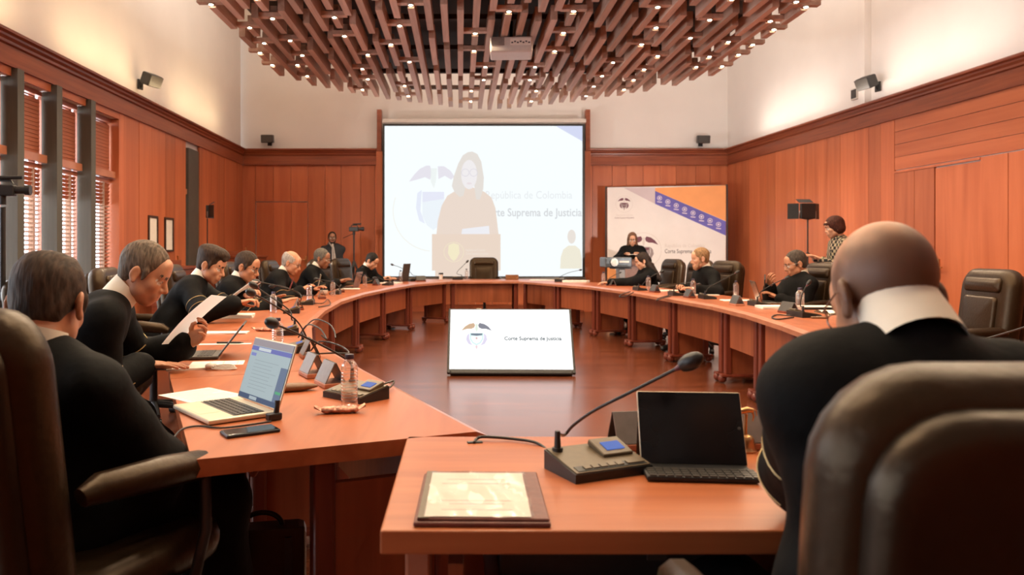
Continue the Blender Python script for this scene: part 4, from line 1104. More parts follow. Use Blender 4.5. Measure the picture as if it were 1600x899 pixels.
# ------------------------------------------------------------------ things on the desks
def cable(name, pts, r=.0035, label=None, cat='cable', parent=None, mat=None, n=6, group=None):
    b = Vector(pts[0]) if parent is None else Vector((0, 0, 0))
    mb = MB(); mb.tube([Vector(p) - b for p in spline(pts, n)], r, 6)
    o = mb.build(name, mat or M_RUBBER, parent, 70)
    if parent is None: o.location = b; tag(o, label, cat, group)
    return o
_bottle0 = None
def bottle(p, label, h=.178):
    global _bottle0
    g = 'water bottles on the desks'
    if _bottle0 is not None:
        o = dup(_bottle0, p, random.random() * 6, label, g); o.scale = (h / .178,) * 3; return o
    t = thing('water_bottle', label, 'bottle', p, 0, g)
    prof = [(.001, .004), (.020, .0), (.0275, .004), (.029, .012)]
    z = .022
    while z < .118: prof += [(.0290, z), (.0266, z + .004), (.0290, z + .008)]; z += .0115
    prof += [(.0295, .126), (.028, .138), (.021, .150), (.0135, .158), (.0125, .162), (.0125, .168)]
    mb = MB(); mb.lathe(prof, 20); mb.build('body', M_BOTTLE, t, 50)
    mb = MB(); mb.lathe([(.0145, .162), (.0152, .164), (.0152, .176), (.0138, .178)], 18); mb.build('cap', M_CAP, t, 50)
    _bottle0 = t; return t
def nameplate(p, rz, label, w=.16, big=False):
    """tent of two grey plates in a wooden tray, long side along local x; grey face towards local -y"""
    t = thing('name_plate', label, 'name plate', p, rz, 'name plate stands on the desks')
    mb = MB(); mb.rbox((0, 0, .010), (w + .012, .088, .018), .003, 2); mb.build('wooden_base', M_RIM if big else M_POST, t)
    for s in (-1, 1):
        mb = MB(); mb.box((0, s * .021, .058), (w, .004, .085), Mx=Matrix.Rotation(R(s * 26), 3, 'X')); mb.build('plate', M_PLATE if s < 0 else M_DGREY, t)
    return t
def mic(p, rz, goose, label, scale=1.0, screen=True, foam=.020):
    """conference microphone unit: wedge body with keys and display; goose: world points from the socket to the head"""
    t = thing('microphone_unit', label, 'microphone', p, rz, 'conference microphones on the desks')
    w, d = .205 * scale, .135 * scale
    vs = []
    for x in (-w / 2, w / 2): vs += [(x, -d / 2, .0), (x, -d / 2, .020), (x, d / 2, .046), (x, d / 2, .0)]
    mb = MB(); mb.add(vs, [(0, 3, 2, 1), (4, 5, 6, 7), (0, 1, 5, 4), (1, 2, 6, 5), (2, 3, 7, 6), (3, 0, 4, 7)]); mb.build('housing', M_BLACK, t)
    sl = math.atan2(.026, d); Mx = Matrix.Rotation(sl, 3, 'X')
    def on(x, y, dz=0.0): f = (y + d / 2) / d; return (x, y, .020 + .026 * f + dz)
    mb = MB(); mb.box(on(0, 0, .0015), (w * .96, d * .98, .003), Mx=Mx); mb.build('faceplate', M_BRONZE, t)
    if screen:
        mb = MB(); c = on(w * .24, d * .16, .008); mb.rbox(c, (w * .40, d * .52, .014), .002, 1, Mx=Matrix.Rotation(sl + R(7), 3, 'X')); mb.build('display_hood', M_BRONZE, t)
        mb = MB(); c = on(w * .25, d * .12, .0158); mb.box(c, (w * .24, d * .24, .002), Mx=Matrix.Rotation(sl + R(7), 3, 'X')); mb.build('display', glow('display_blue', (.10, .20, .62), .8), t)
        mb = MB(); mb.box(on(0, -d * .37, .0025), (w * .88, d * .17, .004), Mx=Mx); mb.build('key_tray', M_BLACK, t)
        for k in range(5):
            mb = MB(); mb.box(on(-w * .30 + k * w * .105, -d * .37, .0055), (w * .085, d * .10, .003), Mx=Mx); mb.build('key', M_BRONZE, t)
        mb = MB(); mb.box(on(w * .32, -d * .37, .0055), (w * .22, d * .10, .003), Mx=Mx); mb.build('key', M_BRONZE, t)
    inv = (Matrix.Translation(p) @ rotz(rz)).inverted()
    loc = [inv @ Vector(q) for q in goose]
    s0 = Vector(on(-w * .38, d * .36)); loc[0] = s0
    mb = MB(); mb.tube([s0, s0 + Vector((0, 0, .010))], .013, 12); mb.tube([s0 + Vector((0, 0, .010)), s0 + Vector((0, 0, .05))], [.0085, .0065], 10); mb.build('socket', M_BLACK, t, 50)
    pts = spline([s0 + Vector((0, 0, .045))] + loc[1:], 8)
    mb = MB(); mb.tube(pts, .0042, 8); mb.build('gooseneck', M_BLACK, t, 70)
    e = pts[-1]; dr = (pts[-1] - pts[-2]).normalized()
    mb = MB(); mb.tube([e - dr * .012, e, e + dr * .008], [.005, .0075, .009], 10); mb.build('collar_ring', plain('mic_ring', (.09, .02, .03), .4, nscale=60, namt=.1) if 'mic_ring' not in bpy.data.materials else bpy.data.materials['mic_ring'], t, 60)
    mb = MB(); n = 8; mb.tube([e + dr * (.005 + foam * 2.9 * i / n) for i in range(n + 1)], [foam * (.55 + .45 * math.sin(math.pi * min(1, .12 + i / n * .9))) if i < n else foam * .25 for i in range(n + 1)], 12); mb.build('windscreen', M_BLACK, t, 60)
    return t
def laptop(p, rz, tilt, label, w=.32, d=.215, lid=.21, body=None, screen=None, cat='laptop', name='laptop'):
    """p: middle of the hinge on the desk; local +y points from the user to the hinge"""
    body = body or M_SILVER
    t = thing(name, label, cat, p, rz)
    mb = MB(); mb.rbox((0, -d / 2, .010), (w, d, .014), .004, 2); mb.build('base', body, t)
    mb = MB(); mb.box((0, -d * .38, .0172), (w * .88, d * .46, .001)); mb.build('keyboard_bed', M_DGREY, t)
    kb_ = MB()
    for r in range(5):
        for c in range(14): kb_.box((-w * .41 + c * w * .063, -d * .20 - r * d * .085, .0187), (w * .052, d * .066, .002))
    o = kb_.build('keys', M_BLACK, t); o['kind'] = 'stuff'
    mb = MB(); mb.box((0, -d * .80, .0172), (w * .33, d * .30, .0006)); mb.build('touchpad', body, t)
    ld = bpy.data.objects.new('lid', None); 
    Mx = Matrix.Translation((0, .004, .016)) @ Matrix.Rotation(R(-(tilt - 90)), 4, 'X')
    mb = MB(); mb.M = Mx; mb.rbox((0, 0, lid / 2), (w, .007, lid), .003, 2); lo_ = mb.build('lid', body, t)
    mb = MB(); mb.M = Mx; mb.box((0, -.0042, lid / 2), (w * .97, .001, lid * .95)); mb.build('bezel', M_BLACK, lo_)
    if screen:
        def lay(nm, r, mat, k):
            mb = MB(); mb.M = Mx; x0, z0, x1, z1 = r
            mb.box(((x0 + x1) / 2 * w - w / 2, -.0048 - .0003 * k, (z0 + z1) / 2 * lid), ((x1 - x0) * w, .0006, (z1 - z0) * lid)); return mb.build(nm, mat, lo_)
        screen(lay)
    return t
def sheet(p, rz, label, w=.21, h=.297, th=.0015, n=1, print_rows=0, mat=None, name='paper', cat='paper', group=None):
    t = thing(name, label, cat, p, rz, group)
    for k in range(n):
        mb = MB(); a = (random.random() - .5) * .12 * (k > 0)
        mb.box((0, 0, th * (k + .5)), (w, h, th * .96), a); mb.build('page', mat or M_PAPER, t)
    for r in range(print_rows):
        ww = w * (.62 if r % 4 == 3 else .8)
        mb = MB(); mb.box((-w * .4 + ww / 2, h * .38 - r * h * .8 / print_rows, th * n + .0002), (ww, h * .012, .0003)); mb.build('printed_line', M_PRINT, t)
    return t
def snack(p, rz, label, L=.115):
    t = thing('snack_bar', label, 'snack', p, rz)
    mb = MB(); n = 12; pts = [(-L / 2 + L * i / n, 0, .013 + .001 * math.sin(i * 2.1)) for i in range(n + 1)]
    mb.M = Matrix.Diagonal((1, 1.5, .95, 1)); mb.tube(pts, [.006] + [.0125 + .0015 * math.sin(i * 2.7) for i in range(n - 1)] + [.006], 10); mb.build('wrapper', M_WRAP, t, 40)
    for s in (-1, 1):
        mb = MB(); vs = []
        for i in range(7): vs += [(s * L / 2, -.018 + .006 * i, .013 + .004 * (i % 2)), (s * (L / 2 + .022), -.022 + .0072 * i, .014 + .006 * ((i + 1) % 2) + .008)]
        mb.add(vs, [(2 * i, 2 * i + 2, 2 * i + 3, 2 * i + 1) for i in range(6)]); mb.add([(v[0], v[1], v[2] - .0012) for v in vs], [(2 * i, 2 * i + 1, 2 * i + 3, 2 * i + 2) for i in range(6)]); mb.build('crimped_end', M_WRAP, t)
    return t
def seat_rot(p): return ang(inward(p))

# ------------------------------------------------------------------ people and their chairs
SKIN1, SKIN2, SKIN3, SKIN4 = (.50, .235, .135), (.44, .19, .10), (.27, .115, .060), (.56, .29, .18)
GREY, DGREYH, BROWNH, BLACKH, WHITEH, BLONDH = (.10, .075, .055), (.05, .038, .03), (.035, .019, .011), (.012, .009, .007), (.34, .29, .25), (.30, .17, .085)
# near, back turned, in the big chair
chair(.665, 1.17, 90, 'big brown leather chair with its back to the viewer, holding the bald man')
person('bald man seen from behind at the near desk, black robe with gold cords', P(1382, 463, 1.30), 92, 32, (.69, 1.20, .57), 90,
       (.86, 1.74, .80), (1.02, 1.62, .80), hair="shaved", hairc=(.085, .040, .024), skin=(.46, .215, .115), glasses={'mat': M_CHROME, 'r': .023, 'w': .0016}, hs=.98, sho=.155, elb=(.85, .75), nk=.012, voxel=.011)
# near, at the corner of the first desk
chair(-1.00, 2.00, 68, 'brown leather chair nearest the windows, back to the viewer, with padded armrest')
person('man with thinning hair seen from behind in the chair nearest the windows', P(76, 474, 2.0), 96, 22, (-1.06, 2.02, .57), 66,
       (-1.12, 2.36, .69), (-.92, 2.28, .68), hair='thin_top', hairc=(.050, .030, .020), skin=SKIN2, hs=1.07, sho=.195, elb=(1.0, .45), gold=False, voxel=.011)
# the man reading a sheet
chair(-1.80, 2.98, 16, 'brown leather chair under the grey haired man who reads a sheet')
p2, _ = person('grey haired man in profile bending over a sheet of paper, black robe and white collar', P(226, 426, 3.2), 8, 28, (-1.76, 3.02, .57), 18,
       P(296, 538, 3.52), (-1.365, 3.30, .79), hair='receding', hairc=(.12, .085, .06), skin=SKIN1, hs=1.0, lh='grip', rh='flat', ld=(.75, -.25, .55), rd=(.97, .15, -.03), lpalm=(0, -.7, .7), voxel=.011, feet=.42)
# dark haired man holding papers
chair(-2.32, 5.80, 10, 'brown leather chair of the dark haired man holding papers')
person('man with thick dark hair in profile holding up white pages, black robe', P(330, 414, 6.0), -4, 24, (-2.30, 5.85, .57), 8,
       P(385, 462, 5.95), P(372, 474, 5.65), hair='thick', hairc=BROWNH, skin=SKIN1, hs=1.08, lh='grip', rh='grip', voxel=.013)
chair(-2.30, 7.05, 6, 'brown leather chair of the man in dark rimmed glasses')
person('dark haired man in dark rimmed glasses looking down, black robe, beyond the raised pages', P(386, 417, 7.1), -8, 20, (-2.28, 7.05, .57), 6,
       P(425, 470, 7.3), P(437, 473, 7.0), hair='short', hairc=BROWNH, skin=SKIN2, glasses={'mat': M_BLACK, 'r': .022, 'w': .0022}, hs=1.10, voxel=.013)
chair(-2.35, 8.9, 3, 'brown leather chair of the bald man in glasses on the window side')
person('bald man with white fringe of hair and glasses writing, black robe', P(455, 411, 8.9), -3, 22, (-2.30, 8.8, .57), 3,
       P(492, 452, 9.1), P(472, 453, 8.7), hair='fringe', hairc=WHITEH, skin=SKIN1, glasses={'mat': M_DGREY, 'r': .021, 'w': .0018}, hs=1.06, lh='relaxed', rh='relaxed', tie=plain('red_tie', (.20, .03, .03), .6, nscale=40, namt=.2), voxel=.014)
chair(-2.28, 10.5, -4, 'brown leather chair of the grey haired man typing')
person('short grey haired man with thin glasses typing at a laptop, black robe', P(503, 404, 10.5), -8, 14, (-2.22, 10.45, .57), -4,
       P(536, 440, 10.6), P(528, 441, 10.3), hair='short', hairc=(.11, .095, .08), skin=SKIN3, glasses={'mat': M_METAL, 'r': .021, 'w': .0016}, hs=1.06, lh='relaxed', rh='relaxed', voxel=.014)
chair(-1.93, 12.1, -22, 'empty brown leather chair between the typing man and the writing man')
chair(-1.75, 13.1, -22, 'brown leather chair of the young man writing beside the screen')
person('young dark haired man bent over, writing by the screen, black robe', P(581, 408, 12.8), -20, 34, (-1.72, 13.0, .57), -20,
       P(610, 437, 12.8), P(597, 436, 12.6), hair='short', hairc=BLACKH, skin=SKIN4, hs=1.06, lh='relaxed', rh='grip', voxel=.014)
chair(.46, 14.95, 270, 'empty grey brown leather chair at the head of the ring below the screen')
# far side, near the banner
chair(3.02, 12.05, 195, 'brown leather chair of the long haired woman')
person('woman with very long dark hair and white collar bent over her desk, black robe', P(1003, 408, 11.9), 178, 20, (2.95, 12.0, .57), 190,
       P(950, 442, 11.7), P(966, 442, 12.0), hair='very_long', hairc=(.022, .012, .008), skin=SKIN4, hs=1.0, kind='woman', lh='relaxed', rh='relaxed', slim=.88, sho=.165, gold=False, voxel=.014)
chair(3.12, 10.95, 196, 'empty black brown leather chair with stitched back pad before the banner')
chair(3.10, 9.78, 198, 'brown leather chair behind the blond bearded man')
person('blond man with short hair and light beard in profile, black robe and white collar', P(1094, 404, 9.7), 176, 10, (3.16, 9.72, .57), 190,
       P(1086, 452, 9.3), P(1066, 450, 9.6), hair='short', hairc=(.26, .15, .075), brow=(.36, .20, .115), skin=SKIN4, hs=1.06, kind='beard', lh='relaxed', rh='grip', gold=False, voxel=.014)
chair(3.47, 8.02, 188, 'brown leather chair behind the reclining man with the phone')
person('dark haired man reclining in his chair looking at a phone, black robe', P(1243, 412, 8.0), 176, 18, (3.44, 8.0, .56), 186,
       P(1216, 466, 7.9), P(1203, 447, 8.0), hair='short', hairc=(.06, .045, .035), skin=SKIN2, hs=1.06, lh='relaxed', rh='grip', rpalm=(.7, 0, .7), glasses={'mat': M_METAL, 'r': .021, 'w': .0014}, gold=False, voxel=.013)
chair(3.28, 5.25, 176, 'empty brown leather chair behind the bald man, by the panelled door')
chair(2.88, 3.55, 160, 'empty brown leather chair with its armrest showing past the big near chair')
chair(-2.16, 4.55, 14, 'empty brown leather chair between the reading man and the dark haired man')
# standing
p8, _ = person('bearded man standing by the far door in a dark shirt, light tie and camera strap', P(519, 372, 15.3), -78, 0, (-2.52, 15.3, .92), -78,
       P(497, 425, 15.2), P(538, 425, 15.2), hair='short', hairc=BLACKH, skin=SKIN3, stand=True, skirt=False, sleeve=.66, hs=1.0, kind='beard', glasses={'mat': M_BLACK, 'r': .021, 'w': .002}, robe=M_SUIT, gold=False, collar=False,
       tie=plain('pale_tie', (.42, .36, .32), .6, nscale=40, namt=.08), lh='relaxed', rh='relaxed', elb=(1, .2), voxel=.016)
mb = MB(); mb.tube([q - p8.location for q in (P(512, 382, 15.24), P(514, 379, 15.17), P(519, 386, 15.10), P(521, 394, 15.08), P(522, 415, 15.10))], .014, 6); mb.build('camera_strap', plain('grey_strap', (.26, .22, .19), .7, nscale=30, namt=.1), p8, 60)
person('woman in glasses standing before the banner, black robe, reading from papers', P(988, 374, 14.6), -100, 16, (3.30, 14.62, .90), -95,
       P(999, 398, 14.25), P(976, 398, 14.25), hair='long', hairc=(.13, .065, .038), skin=SKIN4, stand=True, hs=1.0, kind='woman', slim=.88, sho=.165, collar=False, gold=False, glasses={'mat': M_BLACK, 'r': .020, 'w': .0016}, lh='grip', rh='grip', elb=(.8, .8), voxel=.015)
m, n, l, b = nodes('checked_wool'); b.inputs['Roughness'].default_value = .85
tc = n.new('ShaderNodeTexCoord'); ck = n.new('ShaderNodeTexChecker'); ck.inputs['Scale'].default_value = 27; ck.inputs['Color1'].default_value = (.50, .40, .27, 1); ck.inputs['Color2'].default_value = (.012, .010, .009, 1)
nz = n.new('ShaderNodeTexNoise'); nz.inputs['Scale'].default_value = 60; mx = n.new('ShaderNodeMix'); mx.data_type = 'RGBA'; mx.blend_type = 'MULTIPLY'; mx.inputs[0].default_value = .7
l.new(tc.outputs['Object'], ck.inputs['Vector']); l.new(tc.outputs['Object'], nz.inputs['Vector']); l.new(ck.outputs[0], mx.inputs[6]); l.new(nz.outputs[1], mx.inputs[7]); l.new(mx.outputs[2], b.inputs['Base Color'])
M_CHECK = m
person('woman with short brown bob standing by the wall in a checked jacket and black trousers', P(1303, 355, 9.3), 172, 14, (4.66, 9.35, .90), 172,
       P(1283, 405, 9.2), P(1273, 404, 9.35), hair='bob', hairc=(.055, .016, .010), skin=SKIN4, stand=True, hs=1.0, kind='woman', slim=.95, sho=.17, collar=False, gold=False, skirt=False, sleeve=.72, robe=M_CHECK, lh='relaxed', rh='relaxed', elb=(.35, .9), voxel=.014)

# ------------------------------------------------------------------ on the near desk
fp = G(664, 817); fb = G(683, 748)
t = thing('leather_folder', 'reddish brown leather folder holding a glossy plastic sleeve on the near desk', 'folder', G(752, 782), R(-1))
mb = MB(); mb.rbox((0, 0, .005), (.262, .325, .010), .004, 2); mb.build('back_cover', plain('folder_leather', (.15, .040, .026), .45, nscale=45, namt=.15, bump=.1), t)
mb = MB(); mb.rbox((.002, .002, .0125), (.254, .315, .005), .002, 1); mb.build('pad', bpy.data.materials['folder_leather'], t)
mb = MB(); mb.box((-.112, 0, .0158), (.022, .31, .002)); mb.build('binding_strip', M_BRONZE, t)
mb = MB(); mb.box((-.008, -.004, .0165), (.205, .290, .0012)); mb.build('page', M_PAPER, t)
pl = M_PRINT
for k, (y, w) in enumerate(((.09, .13), (.06, .15), (-.055, .15), (-.075, .11), (-.11, .14))):
    mb = MB(); mb.box((-.01, y, .0172), (w, .006, .0003)); mb.build('printed_line', FNT, t)
n_ = 14; vs = []; fs = []
for i in range(n_ + 1):
    for j in range(n_ + 1):
        x = -.112 + .212 * i / n_; y = -.152 + .300 * j / n_
        vs.append((x, y, .0185 + .0026 * noise.noise(Vector((x * 22, y * 13, 3))) + .0015 * math.sin(x * 60 + y * 25)))
for i in range(n_):
    for j in range(n_): a = i * (n_ + 1) + j; fs.append((a, a + n_ + 1, a + n_ + 2, a + 1))
mb = MB(); mb.add(vs, fs); mb.build('plastic_sleeve', clear('clear_sleeve', .07, .12, .3), t, 80)
mp = G(934, 736)
near_mic = mic(mp, R(24), [mp, P(882, 680, 2.02), P(897, 664, 2.0), P(930, 641, 1.94), P(985, 613, 1.86), P(1062, 574, 1.78)], 'large microphone unit with blue display and long gooseneck on the near desk', 1.04)
cable('microphone_cable', [G(741, 692, .753), P(745, 686, 2.13), P(757, 683, 2.13), P(800, 686, 2.12), P(840, 693, 2.08), P(862, 712, 2.02)], .0042, 'thick black cord running from the slot to the large microphone unit', 'cable')
tb = thing('tablet', 'black tablet on its keyboard cover standing on the near desk', 'tablet', G(1083, 733), R(-5))
mb = MB(); mb.rbox((-.002, -.040, .008), (.250, .155, .012), .004, 2); mb.build('keyboard_cover', M_BLACK, tb)
kb_ = MB()
for r in range(4):
    for c in range(13): kb_.box((-.112 + c * .0192, -.108 + r * .017, .0148), (.0155, .0135, .0022))
o = kb_.build('keys', M_DGREY, tb); o['kind'] = 'stuff'
Mx = Matrix.Translation((0, -.012, .012)) @ Matrix.Rotation(R(-24), 4, 'X')
mb = MB(); mb.M = Mx; mb.rbox((0, .004, .0895), (.252, .0075, .179), .0035, 2); scn = mb.build('tablet_body', M_SILVER, tb)
mb = MB(); mb.M = Mx; mb.rbox((0, -.0004, .0895), (.2475, .0016, .1745), .0007, 1); mb.build('dark_screen', plain('dark_screen', (.006, .006, .007), .16, nscale=3, namt=.1, spec=.22), scn)
mb = MB(); mb.M = Mx; mb.ball((.114, -.0015, .0895), .004, 10, sc=(1, .2, 1)); mb.build('home_button', M_DGREY, scn)
mb = MB(); mb.add([(-.12, .03, .012), (.12, .03, .012), (.12, .075, .135), (-.12, .075, .135), (.12, .11, .004), (-.12, .11, .004), (-.12, .108, .002), (.12, .108, .002)], [(3, 2, 4, 5), (5, 4, 7, 6)]); mb.build('back_flap', M_BLACK, tb)
nameplate(G(985, 700), R(8), 'name plate stand hidden behind the black tablet', .10, True)
nameplate(P(1200, 683, 2.06) * 1.0 - Vector((0, 0, P(1200, 683, 2.06).z - .75)), R(-4), 'dark name plate stand behind the brass bell', .14, True)
be = thing('brass_bell', 'small brass hand bell with a horse shaped handle on the near desk', 'bell', G(1164, 705))
mb = MB(); mb.lathe([(.0, .0), (.029, .0), (.030, .004), (.027, .008), (.0245, .020), (.0225, .032), (.019, .040), (.010, .044), (.001, .045)], 24); mb.build('bell_body', M_BRASS, be, 50)
mb = MB(); mb.tube([(0, 0, .043), (.002, 0, .075), (.003, 0, .098)], [.0060, .0038, .0046], 10)
mb.tube([(.022, 0, .106), (.006, 0, .108), (-.012, 0, .104), (-.020, 0, .106)], [.0055, .0085, .0078, .006], 10)        # body
mb.tube([(-.018, 0, .106), (-.026, 0, .120), (-.031, 0, .132), (-.040, 0, .130)], [.006, .0045, .0038, .0024], 8)          # neck, head
mb.tube([(.020, .003, .104), (.024, .003, .090), (.021, .003, .078)], [.0036, .0024, .0020], 6); mb.tube([(-.016, .003, .102), (-.020, .003, .088), (-.015, .003, .078)], [.0034, .0022, .0020], 6)
mb.tube([(.021, 0, .109), (.029, 0, .106), (.031, 0, .092)], [.002, .0022, .001], 6); mb.build('horse_handle', M_BRASS, be, 70)

# ------------------------------------------------------------------ first desk on the window side
a, b = G(370.5, 627.5), G(433, 651)
hd = b - a; L0 = (a + b) / 2
def mail_screen(lay):
    lay('screen', (.02, .02, .98, .98), glow('screen_pale', (.42, .50, .52), .95), 0)
    lay('browser_bar', (.02, .87, .98, .98), glow('screen_bar', (.42, .36, .38), .8), 1)
    lay('toolbar', (.02, .79, .98, .86), glow('screen_blue', (.17, .18, .48), .9), 1)
    lay('search_field', (.20, .80, .50, .85), glow('screen_white', (.62, .66, .68), .95), 2)
    lay('button', (.05, .70, .17, .75), glow('screen_lilac', (.24, .26, .58), .9), 1)
    lay('side_panel', (.83, .10, .98, .62), glow('screen_slate', (.16, .20, .30), .9), 1)
    lay('green_button', (.85, .22, .97, .26), glow('screen_green', (.12, .42, .22), .9), 2)
    lay('taskbar', (.02, .02, .98, .10), glow('screen_dark', (.08, .11, .19), .9), 1)
    lay('taskbar_search', (.30, .035, .48, .085), glow('screen_grey', (.45, .52, .55), .9), 2)
    for r in range(9): lay('message_line', (.18, .64 - r * .055, .18 + (.45 if r % 3 else .58), .646 - r * .055), glow('screen_line', (.30, .35, .38), .9), 1)
lp = laptop(L0, math.atan2(hd.y, hd.x), 108, 'silver laptop open on a mail page on the first desk by the windows', hd.length, .222, .215, screen=mail_screen)
st = thing('usb_receiver', 'black plug and small black holder at the side of the silver laptop', 'adapter', G(428, 657), R(-50))
mb = MB(); mb.rbox((0, 0, .012), (.028, .045, .022), .004, 2); mb.build('plug', M_BLACK, st); mb = MB(); mb.tube([(0, .008, .02), (.002, .01, .045), (0, .012, .060)], [.010, .0075, .009], 8); mb.build('holder', M_BLACK, st, 60)
cable('charging_cable', [G(424, 659, .758), G(390, 664, .754), G(345, 669, .754), G(310, 666, .754), G(283, 672, .755), G(266, 694, .756), P(262, 712, 2.0), P(258, 760, 2.02), P(256, 830, 2.05)], .0030, 'thin black charging cable running from the silver laptop over the desk edge', 'cable')
ph = thing('smartphone', 'black smartphone lying face up in front of the silver laptop', 'phone', G(391, 677), R(33))
mb = MB(); mb.rbox((0, 0, .005), (.156, .076, .010), .0045, 3); mb.build('case', plain('phone_case', (.012, .013, .020), .4, nscale=30, namt=.1), ph)
mb = MB(); mb.rbox((0, 0, .0102), (.148, .069, .001), .0004, 1); mb.build('glass', plain('phone_glass', (.010, .009, .009), .10, nscale=3, namt=.1), ph)
sheet(G(322, 620), R(48), 'two loose printed sheets lying behind the silver laptop', .205, .297, .0012, 2, 9)
gc = thing('glasses_case', 'slim brown leather case lying behind the silver laptop lid', 'case', G(452, 612), R(20))
mb = MB(); mb.M = Matrix.Diagonal((1, 1, .55, 1)); mb.tube([(-.105 + .021 * i, 0, .028) for i in range(11)], [.008, .019, .026, .029, .030, .030, .029, .028, .025, .018, .008], 14); mb.build('case', plain('brown_case', (.17, .075, .028), .5, nscale=30, namt=.2, bump=.1), gc, 60)
nameplate(G(489, 588), R(-63), 'grey name plate stand, the farther of two side by side near the first microphone', .125, True)
nameplate(G(516, 603), R(-63), 'grey name plate stand, the nearer of two, touching the first microphone', .135, True)
mp = G(556, 622)
mic(mp, R(-42), [mp, P(546, 566, 2.92), P(520, 549, 2.85), P(470, 524, 2.70), P(432, 508, 2.55)], 'microphone unit behind the nearest water bottle, gooseneck leaning to the windows', 1.0)
cable('cable_loop', [G(583, 606, .757), G(600, 600, .775), P(615, 596, 2.95), P(611, 604, 2.9), G(592, 616, .765), G(590, 622, .757)], .0040, 'stiff grey cord loop beside the microphone nearest the viewer on the window side', 'cable', mat=M_DGREY)
bottle(G(546, 636), 'clear ribbed water bottle with dark cap, nearest the viewer', .190)
snack(G(531, 646), R(10), 'shiny wrapped snack bar in front of the nearest water bottle', .12)

# ------------------------------------------------------------------ second desk: the reading man
pp = P(305, 500, 3.5)
t = thing('held_sheet', 'white sheet of paper held up by the grey haired man', 'paper', pp)
u_ = Vector((.70, .06, .71)).normalized(); w_ = Vector((.05, 1, -.06)); w_ = (w_ - u_ * w_.dot(u_)).normalized(); nn = u_.cross(w_)
mb = MB(); vs = []
for i in range(9):
    for j in (-.5, .5): vs.append(u_ * .305 * (i / 8 - .5) + w_ * .21 * j + nn * .012 * math.sin(math.pi * i / 8))
vs2 = [v + nn * .0008 for v in vs]
mb.add(vs, [(2 * i, 2 * i + 1, 2 * i + 3, 2 * i + 2) for i in range(8)]); mb.add(vs2, [(2 * i, 2 * i + 2, 2 * i + 3, 2 * i + 1) for i in range(8)]); mb.build('page', M_SHEET, t, 80)
def ipad_screen(lay): lay('screen', (.03, .03, .97, .97), glow('tablet_screen', (.55, .62, .66), .9), 0)
laptop(G(344, 557), R(-78), 128, 'tablet with a pale screen on a dark keyboard stand beside the reading man', .25, .17, .19, body=M_DGREY, screen=ipad_screen, cat='tablet', name='tablet_stand')
sheet(G(340, 568), R(-78), 'sheet with handwriting beside the hand of the reading man', .14, .24, .0012, 1, 3)
sheet(G(292, 577), R(-70), 'small stack of cards under the hand of the reading man', .09, .17, .003, 3)
t = thing('earphones', 'coiled white earphone cord lying on the cards by the reading man', 'earphones', G(338, 578))
mb = MB()
for k in range(4): mb.tube([(.035 + (.055 - .006 * k) * math.cos(a), (.030 - .003 * k) * math.sin(a) + .004 * k, .006 + .004 * k) for a in [2 * math.pi * i / 22 for i in range(23)]], .0026, 6)
mb.build('cord', M_WHITE, t, 70); mb = MB(); mb.ball((-.03, .0, .016), .016, 12, sc=(1.3, 1, .9)); mb.ball((-.012, .016, .014), .013, 10, sc=(1.2, 1, .9)); o = mb.build('ear_pieces', M_WHITE, t, 70); o['kind'] = 'stuff'
sheet(G(350, 538), R(-82), 'narrow white paper strip with a pen beyond the tablet stand', .05, .30, .0012, 1)
t = thing('pen', 'black pen lying on the paper strip beyond the tablet stand', 'pen', G(360, 537, .7525), R(4)); mb = MB(); mb.tube([(-.075, 0, .005), (.05, 0, .005), (.068, 0, .005), (.075, 0, .005)], [.0055, .0055, .003, .001], 8); mb.build('barrel', M_BLACK, t, 60)
sheet(G(350, 521), R(-84), 'pale folded leaflet on the desk between the tablet stand and the open papers', .12, .30, .004, 2)
snack(G(414, 518), R(-6), 'striped paper snack packet beside the third water bottle', .13)
bottle(G(434, 551), 'clear ribbed water bottle right behind the silver laptop lid', .180)
nameplate(G(484, 559), R(-70), 'pale grey name plate on a wooden tray, right before the dark microphone units', .12, True)
mp = G(461, 549)
mic(mp, R(-72), [mp, P(478, 525, 3.95), P(462, 500, 3.9), P(425, 475, 3.75), P(397, 460, 3.6)], 'dark microphone unit beside the pale name plate, gooseneck rising towards the raised pages', 1.0)
mp = G(449, 522)
mic(mp, R(-76), [mp, P(456, 500, 4.7), P(452, 485, 4.7), P(420, 462, 4.65), P(402, 450, 4.6)], 'dark microphone unit second in the tangle of cords on the window side', 1.0)
cable('cable_loop', [G(470, 520, .757), P(490, 500, 4.9), P(512, 505, 4.75), P(522, 517, 4.6), P(524, 528, 4.5)], .0045, 'black cord arching over the desk rim beside the second microphone', 'cable')
cable('cable_loop', [G(466, 528, .757), P(480, 508, 4.6), P(500, 514, 4.5), P(510, 530, 4.4), P(502, 524, 4.4)], .0045, 'black cord arching lower, doubled back over the desk rim', 'cable')
cable('cable_loop', [G(486, 548, .757), P(500, 534, 3.95), P(530, 540, 3.85), P(545, 552, 3.7), P(520, 552, 3.7), G(496, 553, .757)], .0042, 'flat loop of black cord hanging past the rim by the pale name plate', 'cable')

